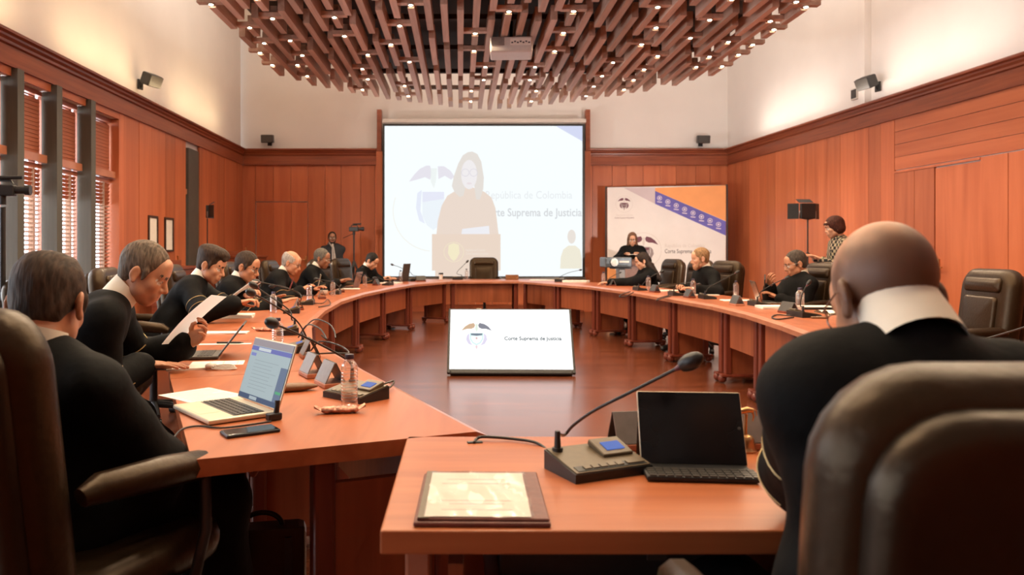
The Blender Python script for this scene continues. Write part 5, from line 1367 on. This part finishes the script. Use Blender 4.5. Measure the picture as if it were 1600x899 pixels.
# ------------------------------------------------------------------ farther along the window side
t = thing('held_pages', 'sheaf of white pages held up by the dark haired man', 'paper', P(379, 457, 5.95))
u_ = Vector((.80, -.03, .58)).normalized(); w_ = Vector((.1, 1, -.1)); w_ = (w_ - u_ * w_.dot(u_)).normalized(); nn = u_.cross(w_)
for k in range(2):
    mb = MB(); vs = [u_ * .28 * a + w_ * .20 * b + nn * (.003 * k + c) + w_ * .006 * k for c in (0, .002) for a, b in ((-.5, -.5), (.5, -.5), (.5, .5), (-.5, .5))]
    mb.add(vs, [(0, 3, 2, 1), (4, 5, 6, 7), (0, 1, 5, 4), (1, 2, 6, 5), (2, 3, 7, 6), (3, 0, 4, 7)]); mb.build('page', M_SHEET, t)
sheet(G(360, 496), R(-80), 'open white booklet lying before the dark haired man', .21, .36, .012, 2)
sheet(G(395, 483), R(-84), 'pile of papers under the raised pages, before the man in dark rimmed glasses', .25, .33, .006, 3)
bottle(G(427, 489), 'clear water bottle beside the pile of papers, third from the viewer', .180)
mp = G(456, 489)
mic(mp, R(-80), [mp, P(470, 470, 6.2), P(466, 457, 6.2), P(430, 446, 6.1), P(405, 441, 6.0)], 'dark microphone unit third along the window side, with a grey name plate', 1.0)
nameplate(G(466, 484), R(-74), 'grey name plate beside the third microphone on the window side', .15)
mp = G(480, 476)
mic(mp, R(-84), [mp, P(472, 462, 7.4), P(462, 456, 7.4), P(440, 447, 7.3), P(430, 447, 7.3)], 'dark microphone unit fourth along the window side, near the bald man in glasses', 1.0)
cable('cable_loop', [G(492, 474, .757), G(505, 474, .79), G(512, 468, .77), G(516, 476, .757), G(498, 480, .757)], .005, 'coil of black cord beside the fourth microphone', 'cable')
bottle(G(483, 470), 'clear water bottle before the bald man in glasses', .180)
sheet(G(455, 462), R(-86), 'white sheet under the hands of the bald man in glasses', .21, .297, .003, 2)
nameplate(G(503, 467), R(-78), 'dark name plate beside the bowl shaped white cup', .15)
t = thing('white_cup', 'low white cup beside the grey laptop lid', 'cup', G(506, 461)); mb = MB(); mb.lathe([(.02, 0), (.035, .004), (.048, .03), (.052, .055), (.048, .055), (.03, .01)], 18); mb.build('bowl', M_WHITE, t, 60)
def lapt(px, py, rz, label, tilt=100, body=None): return laptop(G(px, py), R(rz), tilt, label, .33, .22, .22, body=body)
lapt(494, 457, -78, 'pale grey laptop turned away, before the typing grey haired man', 104)
bottle(G(520, 463), 'clear water bottle behind the pale grey laptop', .185)
nameplate(G(533, 457), R(-80), 'grey name plate beside the fifth water bottle', .15)
mp = G(524, 460)
mic(mp, R(-90), [mp, P(528, 447, 9.6), P(520, 441, 9.6), P(505, 438, 9.6), P(498, 437, 9.6)], 'dark microphone unit before the typing grey haired man', .9)
sheet(G(545, 452), R(-86), 'white papers before the empty chair on the window side', .21, .30, .004, 2)
lapt(556, 450, -98, 'dark pinkish laptop lid before the young writing man', 104, M_CHROME)
bottle(G(570, 449), 'clear water bottle before the young writing man', .185)
nameplate(G(588, 446), R(-100), 'grey name plate before the young writing man', .16)
mp = G(606, 446)
mic(mp, R(-108), [mp, P(600, 438, 12.0), P(596, 436, 12.0), P(590, 434, 12.0), P(588, 434, 12.0)], 'dark microphone unit by the young writing man', .9)
sheet(G(610, 443), R(-105), 'white papers beside the young writing man', .25, .34, .010, 2)

# ------------------------------------------------------------------ the head of the ring
def onhead(px, Y, z=ZTAB): return Vector(((px - VX) * Y / F, Y, z))
ts = laptop(onhead(632, 13.3), R(-120), 100, 'dark tablet standing upright before the projection screen', .22, .16, .30, body=M_DGREY, cat='tablet', name='tablet_stand')
bottle(onhead(626, 13.2), 'clear water bottle beside the dark upright tablet', .20)
mp = onhead(645, 13.5)
mic(mp, R(-130), [mp, P(645, 430, 13.5), P(640, 425, 13.5), P(625, 418, 13.4), P(615, 414.5, 13.4)], 'dark microphone whose thin neck crosses the bright screen, beside the upright tablet', .95, foam=.018)
nameplate(onhead(657, 13.45), R(200), 'grey name plate below the bright screen beside the thin microphone', .17)
t = thing('coffee_cup', 'white paper cup with a black lid standing below the screen', 'cup', onhead(689, 14.3)); mb = MB(); mb.lathe([(.03, 0), (.033, .002), (.041, .10), (.001, .10)], 18); mb.build('cup', M_WHITE, t, 50); mb = MB(); mb.lathe([(.043, .096), (.044, .104), (.040, .125), (.001, .127)], 18); mb.build('lid', M_BLACK, t, 50)
mp = onhead(715, 14.3)
mic(mp, R(180), [mp, P(714, 428, 14.3), P(716, 423, 14.3), P(723, 416, 14.3), P(728.5, 410.5, 14.3)], 'dark microphone standing before the projected lectern', .95, foam=.020)
bottle(onhead(729, 14.35), 'clear water bottle beside the empty chair below the screen', .20)
t = thing('desk_sign', 'low wooden desk sign with gilt lettering beside the empty chair below the screen', 'sign', onhead(800, 14.3), 0)
mb = MB(); mb.rbox((0, 0, .045), (.24, .07, .09), .008, 2); mb.build('block', plain('sign_wood', (.20, .085, .035), .4, nscale=20, namt=.15), t)
for z, w in ((.062, .17), (.034, .19)): mb = MB(); mb.box((0, -.036, z), (w, .003, .012)); mb.build('gilt_line', M_BRASS, t)
sheet(onhead(850, 13.9), R(80), 'white papers lying at the head of the ring', .21, .5, .006, 2)
mp = onhead(876, 13.2)
mic(mp, R(165), [mp, P(874, 434, 13.2), P(878, 431, 13.2), P(890, 426, 13.2), P(905, 422.5, 13.2)], 'dark microphone with a long level neck near the screen corner', .95, foam=.016)
sheet(onhead(900, 13.0), R(70), 'stack of white paper near the screen corner', .21, .42, .012, 3)

# ------------------------------------------------------------------ banner side of the ring
bottle(G(943, 445), 'clear water bottle in front of the wooden post beside the banner', .20)
nameplate(G(955, 447), R(103), 'dark name plate beside the first bottle on the banner side', .17)
mp = G(948, 444.5)
mic(mp, R(105), [mp, P(950, 436, 12.3), P(955, 433, 12.3), P(962, 429, 12.2), P(967, 427, 12.2)], 'dark microphone below the small projector', .9, foam=.014)
mp = G(1000, 454)
mic(mp, R(98), [mp, P(1003, 446, 10.4), P(1008, 440, 10.4), P(1020, 431, 10.4), P(1031, 426, 10.4)], 'dark microphone whose neck points at the empty stitched chair', 1.0, foam=.020)
cable('cable_loop', [G(985, 456, .757), G(972, 460, .757), G(968, 464, .757), G(978, 463, .757), G(990, 457, .757)], .006, 'loop of black cord before the long haired woman', 'cable')
bottle(G(1013, 454.5), 'clear water bottle beside the long haired woman', .20)
nameplate(G(1023, 457), R(97), 'dark name plate of the empty stitched chair', .17)
sheet(G(1040, 455), R(80), 'white papers before the empty stitched chair', .21, .32, .006, 2)
mp = G(1056, 462)
mic(mp, R(92), [mp, P(1056, 450, 9.2), P(1062, 444, 9.2), P(1075, 442, 9.2), P(1090, 444, 9.2)], 'dark microphone before the blond bearded man, its neck nearly level', 1.0, foam=.014)
cable('cable_loop', [G(1045, 462, .757), G(1030, 466, .757), G(1026, 470, .757), G(1036, 466, .757), G(1048, 463, .757)], .006, 'loop of black cord before the blond bearded man', 'cable')
bottle(G(1083, 462), 'clear water bottle before the blond bearded man', .20)
nameplate(G(1077, 465.5), R(93), 'dark name plate before the blond bearded man', .17)
sheet(G(1100, 461), R(85), 'white sheets under the elbow of the blond bearded man', .21, .32, .004, 2)
mp = G(1105, 467)
mic(mp, R(90), [mp, P(1103, 456, 8.5), P(1108, 449, 8.5), P(1130, 437, 8.45), P(1149, 427, 8.4)], 'dark microphone with a long rising neck behind the blond bearded man', 1.05, foam=.016)
bottle(G(1150, 465), 'clear water bottle with a dark cap on the desk edge before the bare panelling', .19)
nameplate(G(1151, 477.5), R(92), 'grey name plate on a wooden tray before the bare panelling', .17, True)
sheet(G(1150, 470), R(84), 'thin white sheets between the bottle and the grey laptop', .21, .30, .003, 2)
lapt(1187, 474, 78, 'slanted grey laptop lid before the reclining man', 108, M_CHROME)
mp = G(1186, 478)
mic(mp, R(92), [mp, P(1186, 463, 7.5), P(1190, 455, 7.5), P(1208, 444, 7.45), P(1226, 436, 7.4)], 'dark microphone curving before the reclining man and his phone', 1.05, foam=.013)
t = thing('smartphone', 'dark phone held up by the reclining man', 'phone', P(1195, 440, 7.95), R(70)); mb = MB(); mb.rbox((0, 0, 0), (.075, .012, .15), .004, 2, Mx=Matrix.Rotation(R(-50), 3, 'Y')); mb.build('case', M_BLACK, t)
sheet(G(1215, 482), R(86), 'stacked white sheets beside the reclining man', .22, .34, .008, 3)
nameplate(G(1232, 490), R(95), 'broad grey name plate beside the tall water bottle', .20)
mp = G(1256, 495)
mic(mp, R(95), [mp, P(1251, 478, 6.1), P(1252, 465, 6.1), P(1257, 452, 6.1), P(1261, 446, 6.1)], 'wide dark microphone unit with a loop of cord, its neck standing upright', 1.2, foam=.016)
cable('cable_loop', [G(1238, 494, .757), G(1215, 492, .757), G(1206, 496, .757), G(1216, 499, .757), G(1240, 496, .757)], .0055, 'flat loop of black cord beside the wide microphone unit', 'cable')
bottle(G(1250, 489), 'tall clear water bottle behind the wide microphone unit', .215)
t = sheet(G(1276, 483), R(84), 'closed black book with white sheets on it', .24, .30, .022, 1, mat=M_BLACK, name='book', cat='book')
mb = MB(); mb.box((0, 0, .024), (.22, .28, .004), .1); mb.build('page', M_PAPER, t)
t = thing('open_notebook', 'open notebook with curled white pages beside the bald man', 'notebook', G(1305, 490), R(86))
mb = MB(); vs = []
for i in range(11):
    x = -.15 + .03 * i; z = .012 + .022 * math.sin(math.pi * min(1, abs(x) / .15)) * (1 if x < 0 else .5)
    for y in (-.11, .11): vs += [(x, y, z)]
mb.add(vs, [(2 * i, 2 * i + 2, 2 * i + 3, 2 * i + 1) for i in range(10)]); mb.build('page', M_PAPER, t, 70)
mb = MB(); mb.box((0, 0, .005), (.32, .23, .010)); mb.build('cover', M_BRONZE, t)
t = thing('key_case', 'small brown case with metal keys beside the open notebook', 'keys', G(1280, 498), R(-8)); mb = MB(); mb.rbox((0, 0, .008), (.12, .05, .014), .005, 2); mb.build('case', bpy.data.materials['brown_case'], t)
mb = MB(); mb.tube([(.02 * math.cos(a), .02 * math.sin(a), .017) for a in [2 * math.pi * i / 14 for i in range(15)]], .002, 6); mb.build('ring', M_METAL, t, 60)
cable('cable_loop', [G(1338, 526, .757), G(1305, 524, .757), G(1285, 521, .757), G(1281, 527, .757), G(1296, 535, .757), G(1315, 538, .757), G(1342, 530, .757)], .0048, 'large open loop of black cord on the desk beside the bald man', 'cable')
mp = G(1500, 560)
mic(mp, R(120), [mp, P(1490, 540, 3.75), P(1520, 535, 3.7), P(1570, 521, 3.55), P(1625, 504, 3.4)], 'microphone whose thin brown neck leans past the shoulder of the bald man', 1.0)
sheet(G(1500, 531), R(68), 'white sheet on the desk past the shoulder of the bald man', .21, .34, .002, 1)
bottle(G(1467, 529), 'water bottle half hidden by the shoulder of the bald man', .12)

# ------------------------------------------------------------------ standing gear
tv = thing('floor_monitor', 'large flat monitor leaning back on the floor inside the ring, showing a white page', 'monitor', (.515, 7.84, 0), R(-1.5))
Mt_ = Matrix.Translation((0, 0, .035)) @ Matrix.Rotation(R(-34), 4, 'X')
mb = MB(); mb.M = Mt_; mb.rbox((0, .022, .375), (1.315, .045, .755), .006, 2); mb.build('case', M_BLACK, tv)
mb = MB(); mb.M = Mt_; mb.box((0, -.0015, .388), (1.268, .002, .700)); mb.build('screen', glow('monitor_white', (1.0, 1.0, 1.0), 1.35), tv)
mb = MB(); mb.M = Mt_; mb.rbox((0, .012, .002), (1.25, .07, .05), .012, 2); mb.build('lower_edge', M_BLACK, tv)
for s in (-1, 1):
    mb = MB(); mb.tube([(s * .42, .46, .60), (s * .42, .66, .02)], .018, 8); mb.build('prop', M_METAL, tv, 60)
mb = MB(); mb.M = Mt_; mb.box((-.33, -.002, .748), (.05, .004, .006)); mb.build('metal_strip', M_METAL, tv)  # short metal strip on the upper bezel
def tv_layer(name, polys, mat, y):
    mb = MB(); mb.M = Mt_
    for p in polys: mb.plate(p, -.0035 + y, .0008)
    return mb.build(name, mat, tv)
emblem(tv_layer, -.355, -.0, .30, glow('tv_tan', (.62, .46, .32), 1), glow('tv_pale', (.75, .82, .76), 1), glow('tv_mint', (.66, .85, .84), 1), glow('tv_slate', (.32, .36, .42), 1), glow('tv_lilac', (.72, .68, .80), 1), 0) if False else None
def tve(cx, cz, s):
    q = lambda pts: [(cx + a * s, cz + b * s) for a, b in pts]
    wl_ = [(-.52, .20), (-.40, .36), (-.26, .46), (-.10, .50), (-.05, .42), (-.08, .32), (-.18, .27), (-.32, .27)]
    fl_ = [(-.24, .12), (-.33, .02), (-.36, -.14), (-.28, -.30), (-.12, -.38), (-.20, -.24), (-.25, -.08)]
    tv_layer('emblem_wing', [q(wl_)], glow('tv_tan', (.60, .42, .28), 1.1), 0); tv_layer('emblem_wing', [q([(-a, b) for a, b in wl_])], glow('tv_slate', (.22, .23, .28), 1.1), 0)
    tv_layer('emblem_neck', [q([(-.04, .46), (.04, .46), (.05, .26), (0, .12), (-.05, .26)])], glow('tv_pale', (.72, .82, .72), 1.1), -.001)
    tv_layer('emblem_flag', [q(fl_)], glow('tv_lilac', (.70, .66, .82), 1.1), 0); tv_layer('emblem_flag', [q([(-a, b) for a, b in fl_])], glow('tv_lilac2', (.70, .66, .82), 1.1), 0)
    tv_layer('emblem_shield', [q([(-.23, .11), (.23, .11), (.23, -.12), (.14, -.28), (0, -.36), (-.14, -.28), (-.23, -.12)])], glow('tv_mint', (.60, .82, .82), 1.1), -.001)
    tv_layer('emblem_shield_field', [q([(-.19, .0), (.19, .0), (.19, -.11), (.11, -.25), (0, -.31), (-.11, -.25), (-.19, -.11)])], glow('tv_white', (.90, .96, .95), 1.1), -.002)
    tv_layer('emblem_band', [q([(-.20, .09), (.20, .09), (.19, .03), (0, 0), (-.19, .03)])], glow('tv_dark', (.16, .20, .26), 1.1), -.002)
    tv_layer('emblem_cap', [q([(-.03, -.06), (.03, -.06), (.02, -.13), (-.02, -.13)])], glow('tv_rose', (.70, .40, .40), 1.1), -.003)
    tv_layer('emblem_tail', [q([(-.04, -.36), (.04, -.36), (.02, -.5), (-.03, -.48)])], glow('tv_rose2', (.80, .62, .66), 1.1), 0)
tve(-.355, .42, .31)
o = text_fit('Corte Suprema de Justicia', 'screen_text', 0, .60, 0, .058, 0, glow('tv_text', (.05, .09, .11), 1), tv, .0012)
o.matrix_local = Mt_ @ Matrix.Translation((-.065, -.0035, .372)) @ Matrix.Rotation(R(90), 4, 'X') @ Matrix.Diagonal((o.scale[0], 1, 1, 1))

pj = thing('projector', 'small silver projector with a round lens on a grey column near the banner', 'projector', P(962, 410, 12.9), R(8))
mb = MB(); mb.rbox((0, 0, 0), (.46, .32, .17), .02, 3); mb.build('case', plain('projector_grey', (.10, .115, .13), .3, .4, nscale=12, namt=.3), pj)
mb = MB(); mb.tube([(-.085, -.155, .0), (-.085, -.185, .0)], [.070, .066], 20); mb.build('lens_ring', M_METAL, pj, 50); mb = MB(); mb.tube([(-.085, -.18, 0), (-.085, -.192, 0)], [.046, .040], 18); mb.build('lens', M_WHITE, pj, 50)
mb = MB(); mb.box((.09, -.161, .01), (.17, .006, .03)); mb.build('front_grille', M_WHITE, pj)
mb = MB(); mb.box((-.19, -.161, -.045), (.06, .006, .05)); mb.box((.05, -.161, -.06), (.2, .006, .03)); mb.build('front_trim', M_BLACK, pj)['kind'] = 'stuff'
pc = P(970, 410, 12.9)
t = thing('projector_column', 'grey box column carrying the small projector', 'stand', (pc.x, 12.92, 0), R(8))
zt = P(962, 410, 12.9).z - .09
mb = MB(); mb.rbox((0, 0, zt / 2 + .01), (.11, .16, zt - .03), .01, 2); mb.build('column', M_PLATE, t); mb = MB(); mb.rbox((0, 0, .02), (.36, .36, .04), .01, 2); mb.build('foot', M_PLATE, t); mb = MB(); mb.rbox((0, 0, zt - .01), (.30, .26, .02), .005, 2); mb.build('top_plate', M_BLACK, t)
lx = P(992, 0, 14.1)
t = thing('lectern', 'brown lectern before the standing woman with glasses', 'lectern', (lx.x, 14.1, 0), R(5))
mb = MB(); mb.rbox((0, 0, .52), (.52, .40, 1.04), .012, 2); mb.build('body', plain('lectern_brown', (.20, .10, .075), .5, nscale=14, namt=.12), t)
mb = MB(); mb.box((0, -.02, 1.08), (.56, .46, .03), Mx=Matrix.Rotation(R(10), 3, 'X')); mb.build('reading_top', bpy.data.materials['lectern_brown'], t)
sheet(P(986, 398, 14.22), R(5), 'papers held by the woman at the lectern', .21, .28, .003, 2, name='held_papers')

def tripod(name, label, cat, p, hgt, spread, r=.012, legs=3, a0=20):
    t = thing(name, label, cat, (p[0], p[1], 0))
    mb = MB(); mb.tube([(0, 0, hgt * .38), (0, 0, hgt)], r, 8); mb.build('centre_pole', M_BLACK, t, 60)
    mb = MB(); mb.cyl((0, 0, hgt * .60), (0, 0, hgt * .66), r * 2.2); mb.build('collar', M_DGREY, t, 50)
    for k in range(legs):
        a = R(a0 + 360 / legs * k); c, s = math.cos(a), math.sin(a)
        mb = MB(); mb.tube([(r * 1.5 * c, r * 1.5 * s, hgt * .64), (spread * .55 * c, spread * .55 * s, hgt * .28), (spread * c, spread * s, .012)], [r * 1.1, r, r * .7], 8); mb.build('leg', M_BLACK, t, 60)
    return t
def camcorder(p, rz, label, s=1.0):
    t = thing('video_camera', label, 'camera', p, rz)
    mb = MB(); mb.rbox((0, 0, .05 * s), (.085 * s, .20 * s, .095 * s), .012 * s, 2); mb.build('body', M_BLACK, t)
    mb = MB(); mb.tube([(0, .10 * s, .055 * s), (0, .17 * s, .055 * s), (0, .172 * s, .055 * s), (0, .215 * s, .055 * s)], [.033 * s, .033 * s, .042 * s, .044 * s], 16); mb.build('lens', M_BLACK, t, 50)
    mb = MB(); mb.tube([(0, -.06 * s, .10 * s), (0, -.05 * s, .135 * s), (0, .06 * s, .135 * s), (0, .08 * s, .10 * s)], .012 * s, 8); mb.build('top_handle', M_DGREY, t, 60)
    mb = MB(); mb.tube([(.02 * s, -.02 * s, .155 * s), (.02 * s, .16 * s, .16 * s)], .017 * s, 10); mb.build('microphone', M_BLACK, t, 60)
    mb = MB(); mb.rbox((-.06 * s, -.02 * s, .05 * s), (.02 * s, .10 * s, .06 * s), .004 * s, 1); mb.build('side_screen', M_DGREY, t)
    mb = MB(); mb.cyl((0, 0, -.07 * s), (0, 0, .004), .028 * s); mb.build('fluid_head', M_BLACK, t, 50)
    mb = MB(); mb.tube([(0, -.03 * s, -.05 * s), (-.03 * s, -.24 * s, -.14 * s)], .007 * s, 6); mb.build('pan_bar', M_BLACK, t, 60)
    return t
cp = P(4, 307, 4.25)
tripod('tripod', 'black tripod with spread legs by the dark window posts', 'tripod', cp, cp.z - .06, .48, .016, a0=-40)
camcorder(cp, R(-78), 'black video camera on a tripod by the windows', .66)
cp = P(553, 362, 15.5)
tripod('tripod', 'thin black tripod beside the bearded man at the back wall', 'tripod', cp, cp.z - .05, .42, .016, a0=0)
camcorder(cp, R(-95), 'small black video camera on a tripod near the screen', .95)
def light_panel(p, rz, label, lbl2, flaps=True):
    st_ = tripod('light_stand', lbl2, 'stand', p, p.z - .10, .38, .010, a0=50)
    t = thing('video_light', label, 'light', p, rz)
    mb = MB(); mb.rbox((0, 0, 0), (.20, .045, .20), .006, 2); mb.build('housing', M_BLACK, t)
    mb = MB(); mb.box((0, .024, 0), (.18, .004, .18)); mb.build('diffuser', glow('panel_light', (1.0, .96, .9), 6.0) if 'panel_light' not in bpy.data.materials else bpy.data.materials['panel_light'], t)
    d = bpy.data.lights.new('panel_lamp', 'AREA'); d.size = .18; d.energy = 48; d.color = (1.0, .95, .88); d.spread = R(110)
    o = bpy.data.objects.new('panel_lamp', d); COL.objects.link(o); o.parent = t; o.location = (0, .032, 0); o.rotation_euler = (R(90), 0, 0)
    for s in (-1, 1):
        mb = MB(); mb.box((s * .165, .06, 0), (.135, .006, .20), R(s * 35)); mb.build('barn_door', M_BLACK, t)
    mb = MB(); mb.box((0, .07, .135), (.20, .09, .005), Mx=Matrix.Rotation(R(30), 3, 'X')); mb.build('barn_door', M_BLACK, t)
    mb = MB(); mb.tube([(-.11, 0, 0), (-.11, 0, -.09), (0, 0, -.11), (.11, 0, -.09), (.11, 0, 0)], .008, 6); mb.build('yoke', M_METAL, t, 60)
    return t
light_panel(P(1262, 330, 9.9), R(8), 'black light panel with open barn doors beside the woman in the checked jacket', 'thin black light stand beside the woman in the checked jacket')
light_panel(P(324, 331, 12.4), R(-72), 'light panel seen edge on by the narrow window', 'thin black light stand by the narrow window')

def wall_speaker(p, rz, label, tilt=18):
    t = thing('wall_speaker', label, 'loudspeaker', p, rz)
    Mx = Matrix.Rotation(R(-tilt), 4, 'X')
    mb = MB(); mb.M = Mx; mb.rbox((0, 0, 0), (.25, .17, .17), .022, 2); mb.build('cabinet', M_BLACK, t)
    mb = MB(); mb.M = Mx; mb.rbox((0, .088, 0), (.235, .012, .155), .004, 1); mb.build('grille', M_DGREY, t)
    mb = MB(); mb.tube([(0, -.06, 0), (0, -.15, -.03), (0, -.19, -.10)], .014, 8); mb.box((0, -.195, -.05), (.09, .02, .14)); mb.build('bracket', M_BLACK, t, 60)
    return t
wall_speaker(Vector((XL(10.8) + .20, 10.8, HC + (VY - 125) * 10.8 / F)), R(-90 - 20), 'black loudspeaker tilted down over the window side cornice', 24)
wall_speaker(P(418, 217, 16.1), R(180), 'black loudspeaker on the plaster over the flush door of the back wall', 8)
wall_speaker(P(1099, 218, 16.1), R(180), 'black loudspeaker on the plaster over the banner', 8)
wall_speaker(Vector((XR(11.0) - .22, 11.0, HC + (VY - 129) * 11.0 / F)), R(90 + 15), 'black loudspeaker tilted down above the wall with the panelled door', 24)
t = thing('wall_socket', 'small open black wall box just above the cornice', 'socket box', (XR(11.65) - .012, 11.65, HC + (VY - 147) * 11.65 / F), AR)
mb = MB(); mb.box((0, 0, 0), (.16, .03, .17)); mb.build('frame', M_WHITE, t); mb = MB(); mb.box((0, SR * .010, 0), (.12, .03, .13)); mb.build('opening', M_BLACK, t)
for y, lab in ((11.3, 'dark framed certificate on the panelling, the one nearer the windows'), (11.95, 'dark framed certificate on the panelling, the one nearer the narrow window')):
    t = thing('picture_frame', lab, 'picture', (XL(y) + .03, y, 1.535), AL)
    for dz_, dx_, sz in ((.25, 0, (.36, .03, .03)), (-.25, 0, (.36, .03, .03)), (0, .165, (.03, .03, .47)), (0, -.165, (.03, .03, .47))):
        mb = MB(); mb.box((dx_, 0, dz_), sz); mb.build('frame_rail', M_DARKWOOD, t)
    mb = MB(); mb.box((0, -SL * .006, 0), (.31, .012, .47)); mb.build('certificate', M_PAPER, t)
def bench(p, rz, label, w=1.0, h=1.06):
    t = thing('reading_desk', label, 'desk', p, rz)
    mb = MB(); mb.rbox((0, 0, h - .02), (w, .42, .035), .006, 2); mb.build('top', M_TRIM, t)
    mb = MB(); mb.box((0, .19, h + .04), (w, .03, .09)); mb.build('back_rail', M_TRIM, t)
    mb = MB(); mb.box((0, -.17, h - .20), (w * .94, .025, .32)); mb.build('front_panel', M_TRIM, t)
    mb = MB(); mb.box((0, .0, h - .30), (w * .92, .34, .025)); mb.build('shelf', M_TRIM, t)
    for s in (-1, 1):
        mb = MB(); mb.box((s * w * .47, 0, h / 2 - .02), (.035, .38, h - .04)); mb.build('side_panel', M_TRIM, t)
        mb = MB(); mb.tube([(s * w * .38, .18, h + .08), (s * w * .38, .18, h + .15)], [.010, .016], 10); mb.build('brass_finial', M_BRASS, t, 60)
    return t
bench(Vector((-4.10, 11.2, 0)), R(90), 'red brown wooden reading desk below the framed certificates', 1.1, 1.06)
bench(Vector((-4.02, 14.3, 0)), R(82), 'red brown wooden reading desk in the back corner with brass finials', 1.2, 1.20)
cpj = P(800, 71, 9.4)
t = thing('ceiling_projector', 'white projector hanging below the timber canopy', 'projector', (cpj.x, 9.55, cpj.z), R(-3))
mb = MB(); mb.rbox((0, 0, 0), (.52, .42, .19), .02, 3); mb.build('case', M_WHITE, t)
mb = MB(); mb.box((-.165, -.212, .035), (.16, .006, .10)); mb.build('vent_grille', M_PLATE, t)
mb = MB(); mb.box((.11, -.212, .03), (.25, .006, .08)); mb.build('port_panel', M_PAPER, t)
for i in range(7):
    mb = MB(); mb.box((.01 + .034 * i, -.216, .018 + .012 * (i % 2)), (.022, .004, .016)); mb.build('port', M_BLACK, t)
mb = MB(); mb.tube([(0, 0, .09), (0, 0, .42)], .022, 10); mb.build('ceiling_mount', M_BLACK, t, 60)
# ------------------------------------------------------------------ on the floor below the first desk
bp_ = P(415, 840, 2.62)
t = thing('briefcase', 'black leather briefcase with buckled straps on the floor below the first desk', 'bag', (-.68, 2.62, 0), R(12))
mb = MB(); mb.rbox((0, 0, .17), (.30, .13, .34), .025, 2); mb.build('body', M_LEATHER2, t)
mb = MB(); mb.M = Matrix.Translation((0, -.068, .20)); mb.rbox((0, 0, .05), (.29, .012, .20), .005, 2); mb.build('flap', M_LEATHER2, t)
for s in (-1, 1):
    mb = MB(); mb.box((s * .09, -.078, .22), (.024, .006, .20)); mb.build('strap', M_BLACK, t); mb = MB(); mb.box((s * .09, -.083, .17), (.032, .006, .022)); mb.build('buckle', M_METAL, t)
mb = MB(); mb.tube(bez((-.07, 0, .335), (-.06, 0, .40), (.06, 0, .40), (.07, 0, .335)), .009, 8); mb.build('handle', M_LEATHER2, t, 60)
t = thing('smartphone', 'dark phone held by the woman in the checked jacket', 'phone', P(1268, 402, 9.35), R(80)); mb = MB(); mb.rbox((0, 0, .02), (.07, .012, .14), .004, 2, Mx=Matrix.Rotation(R(-55), 3, 'X')); mb.build('case', M_BLACK, t)
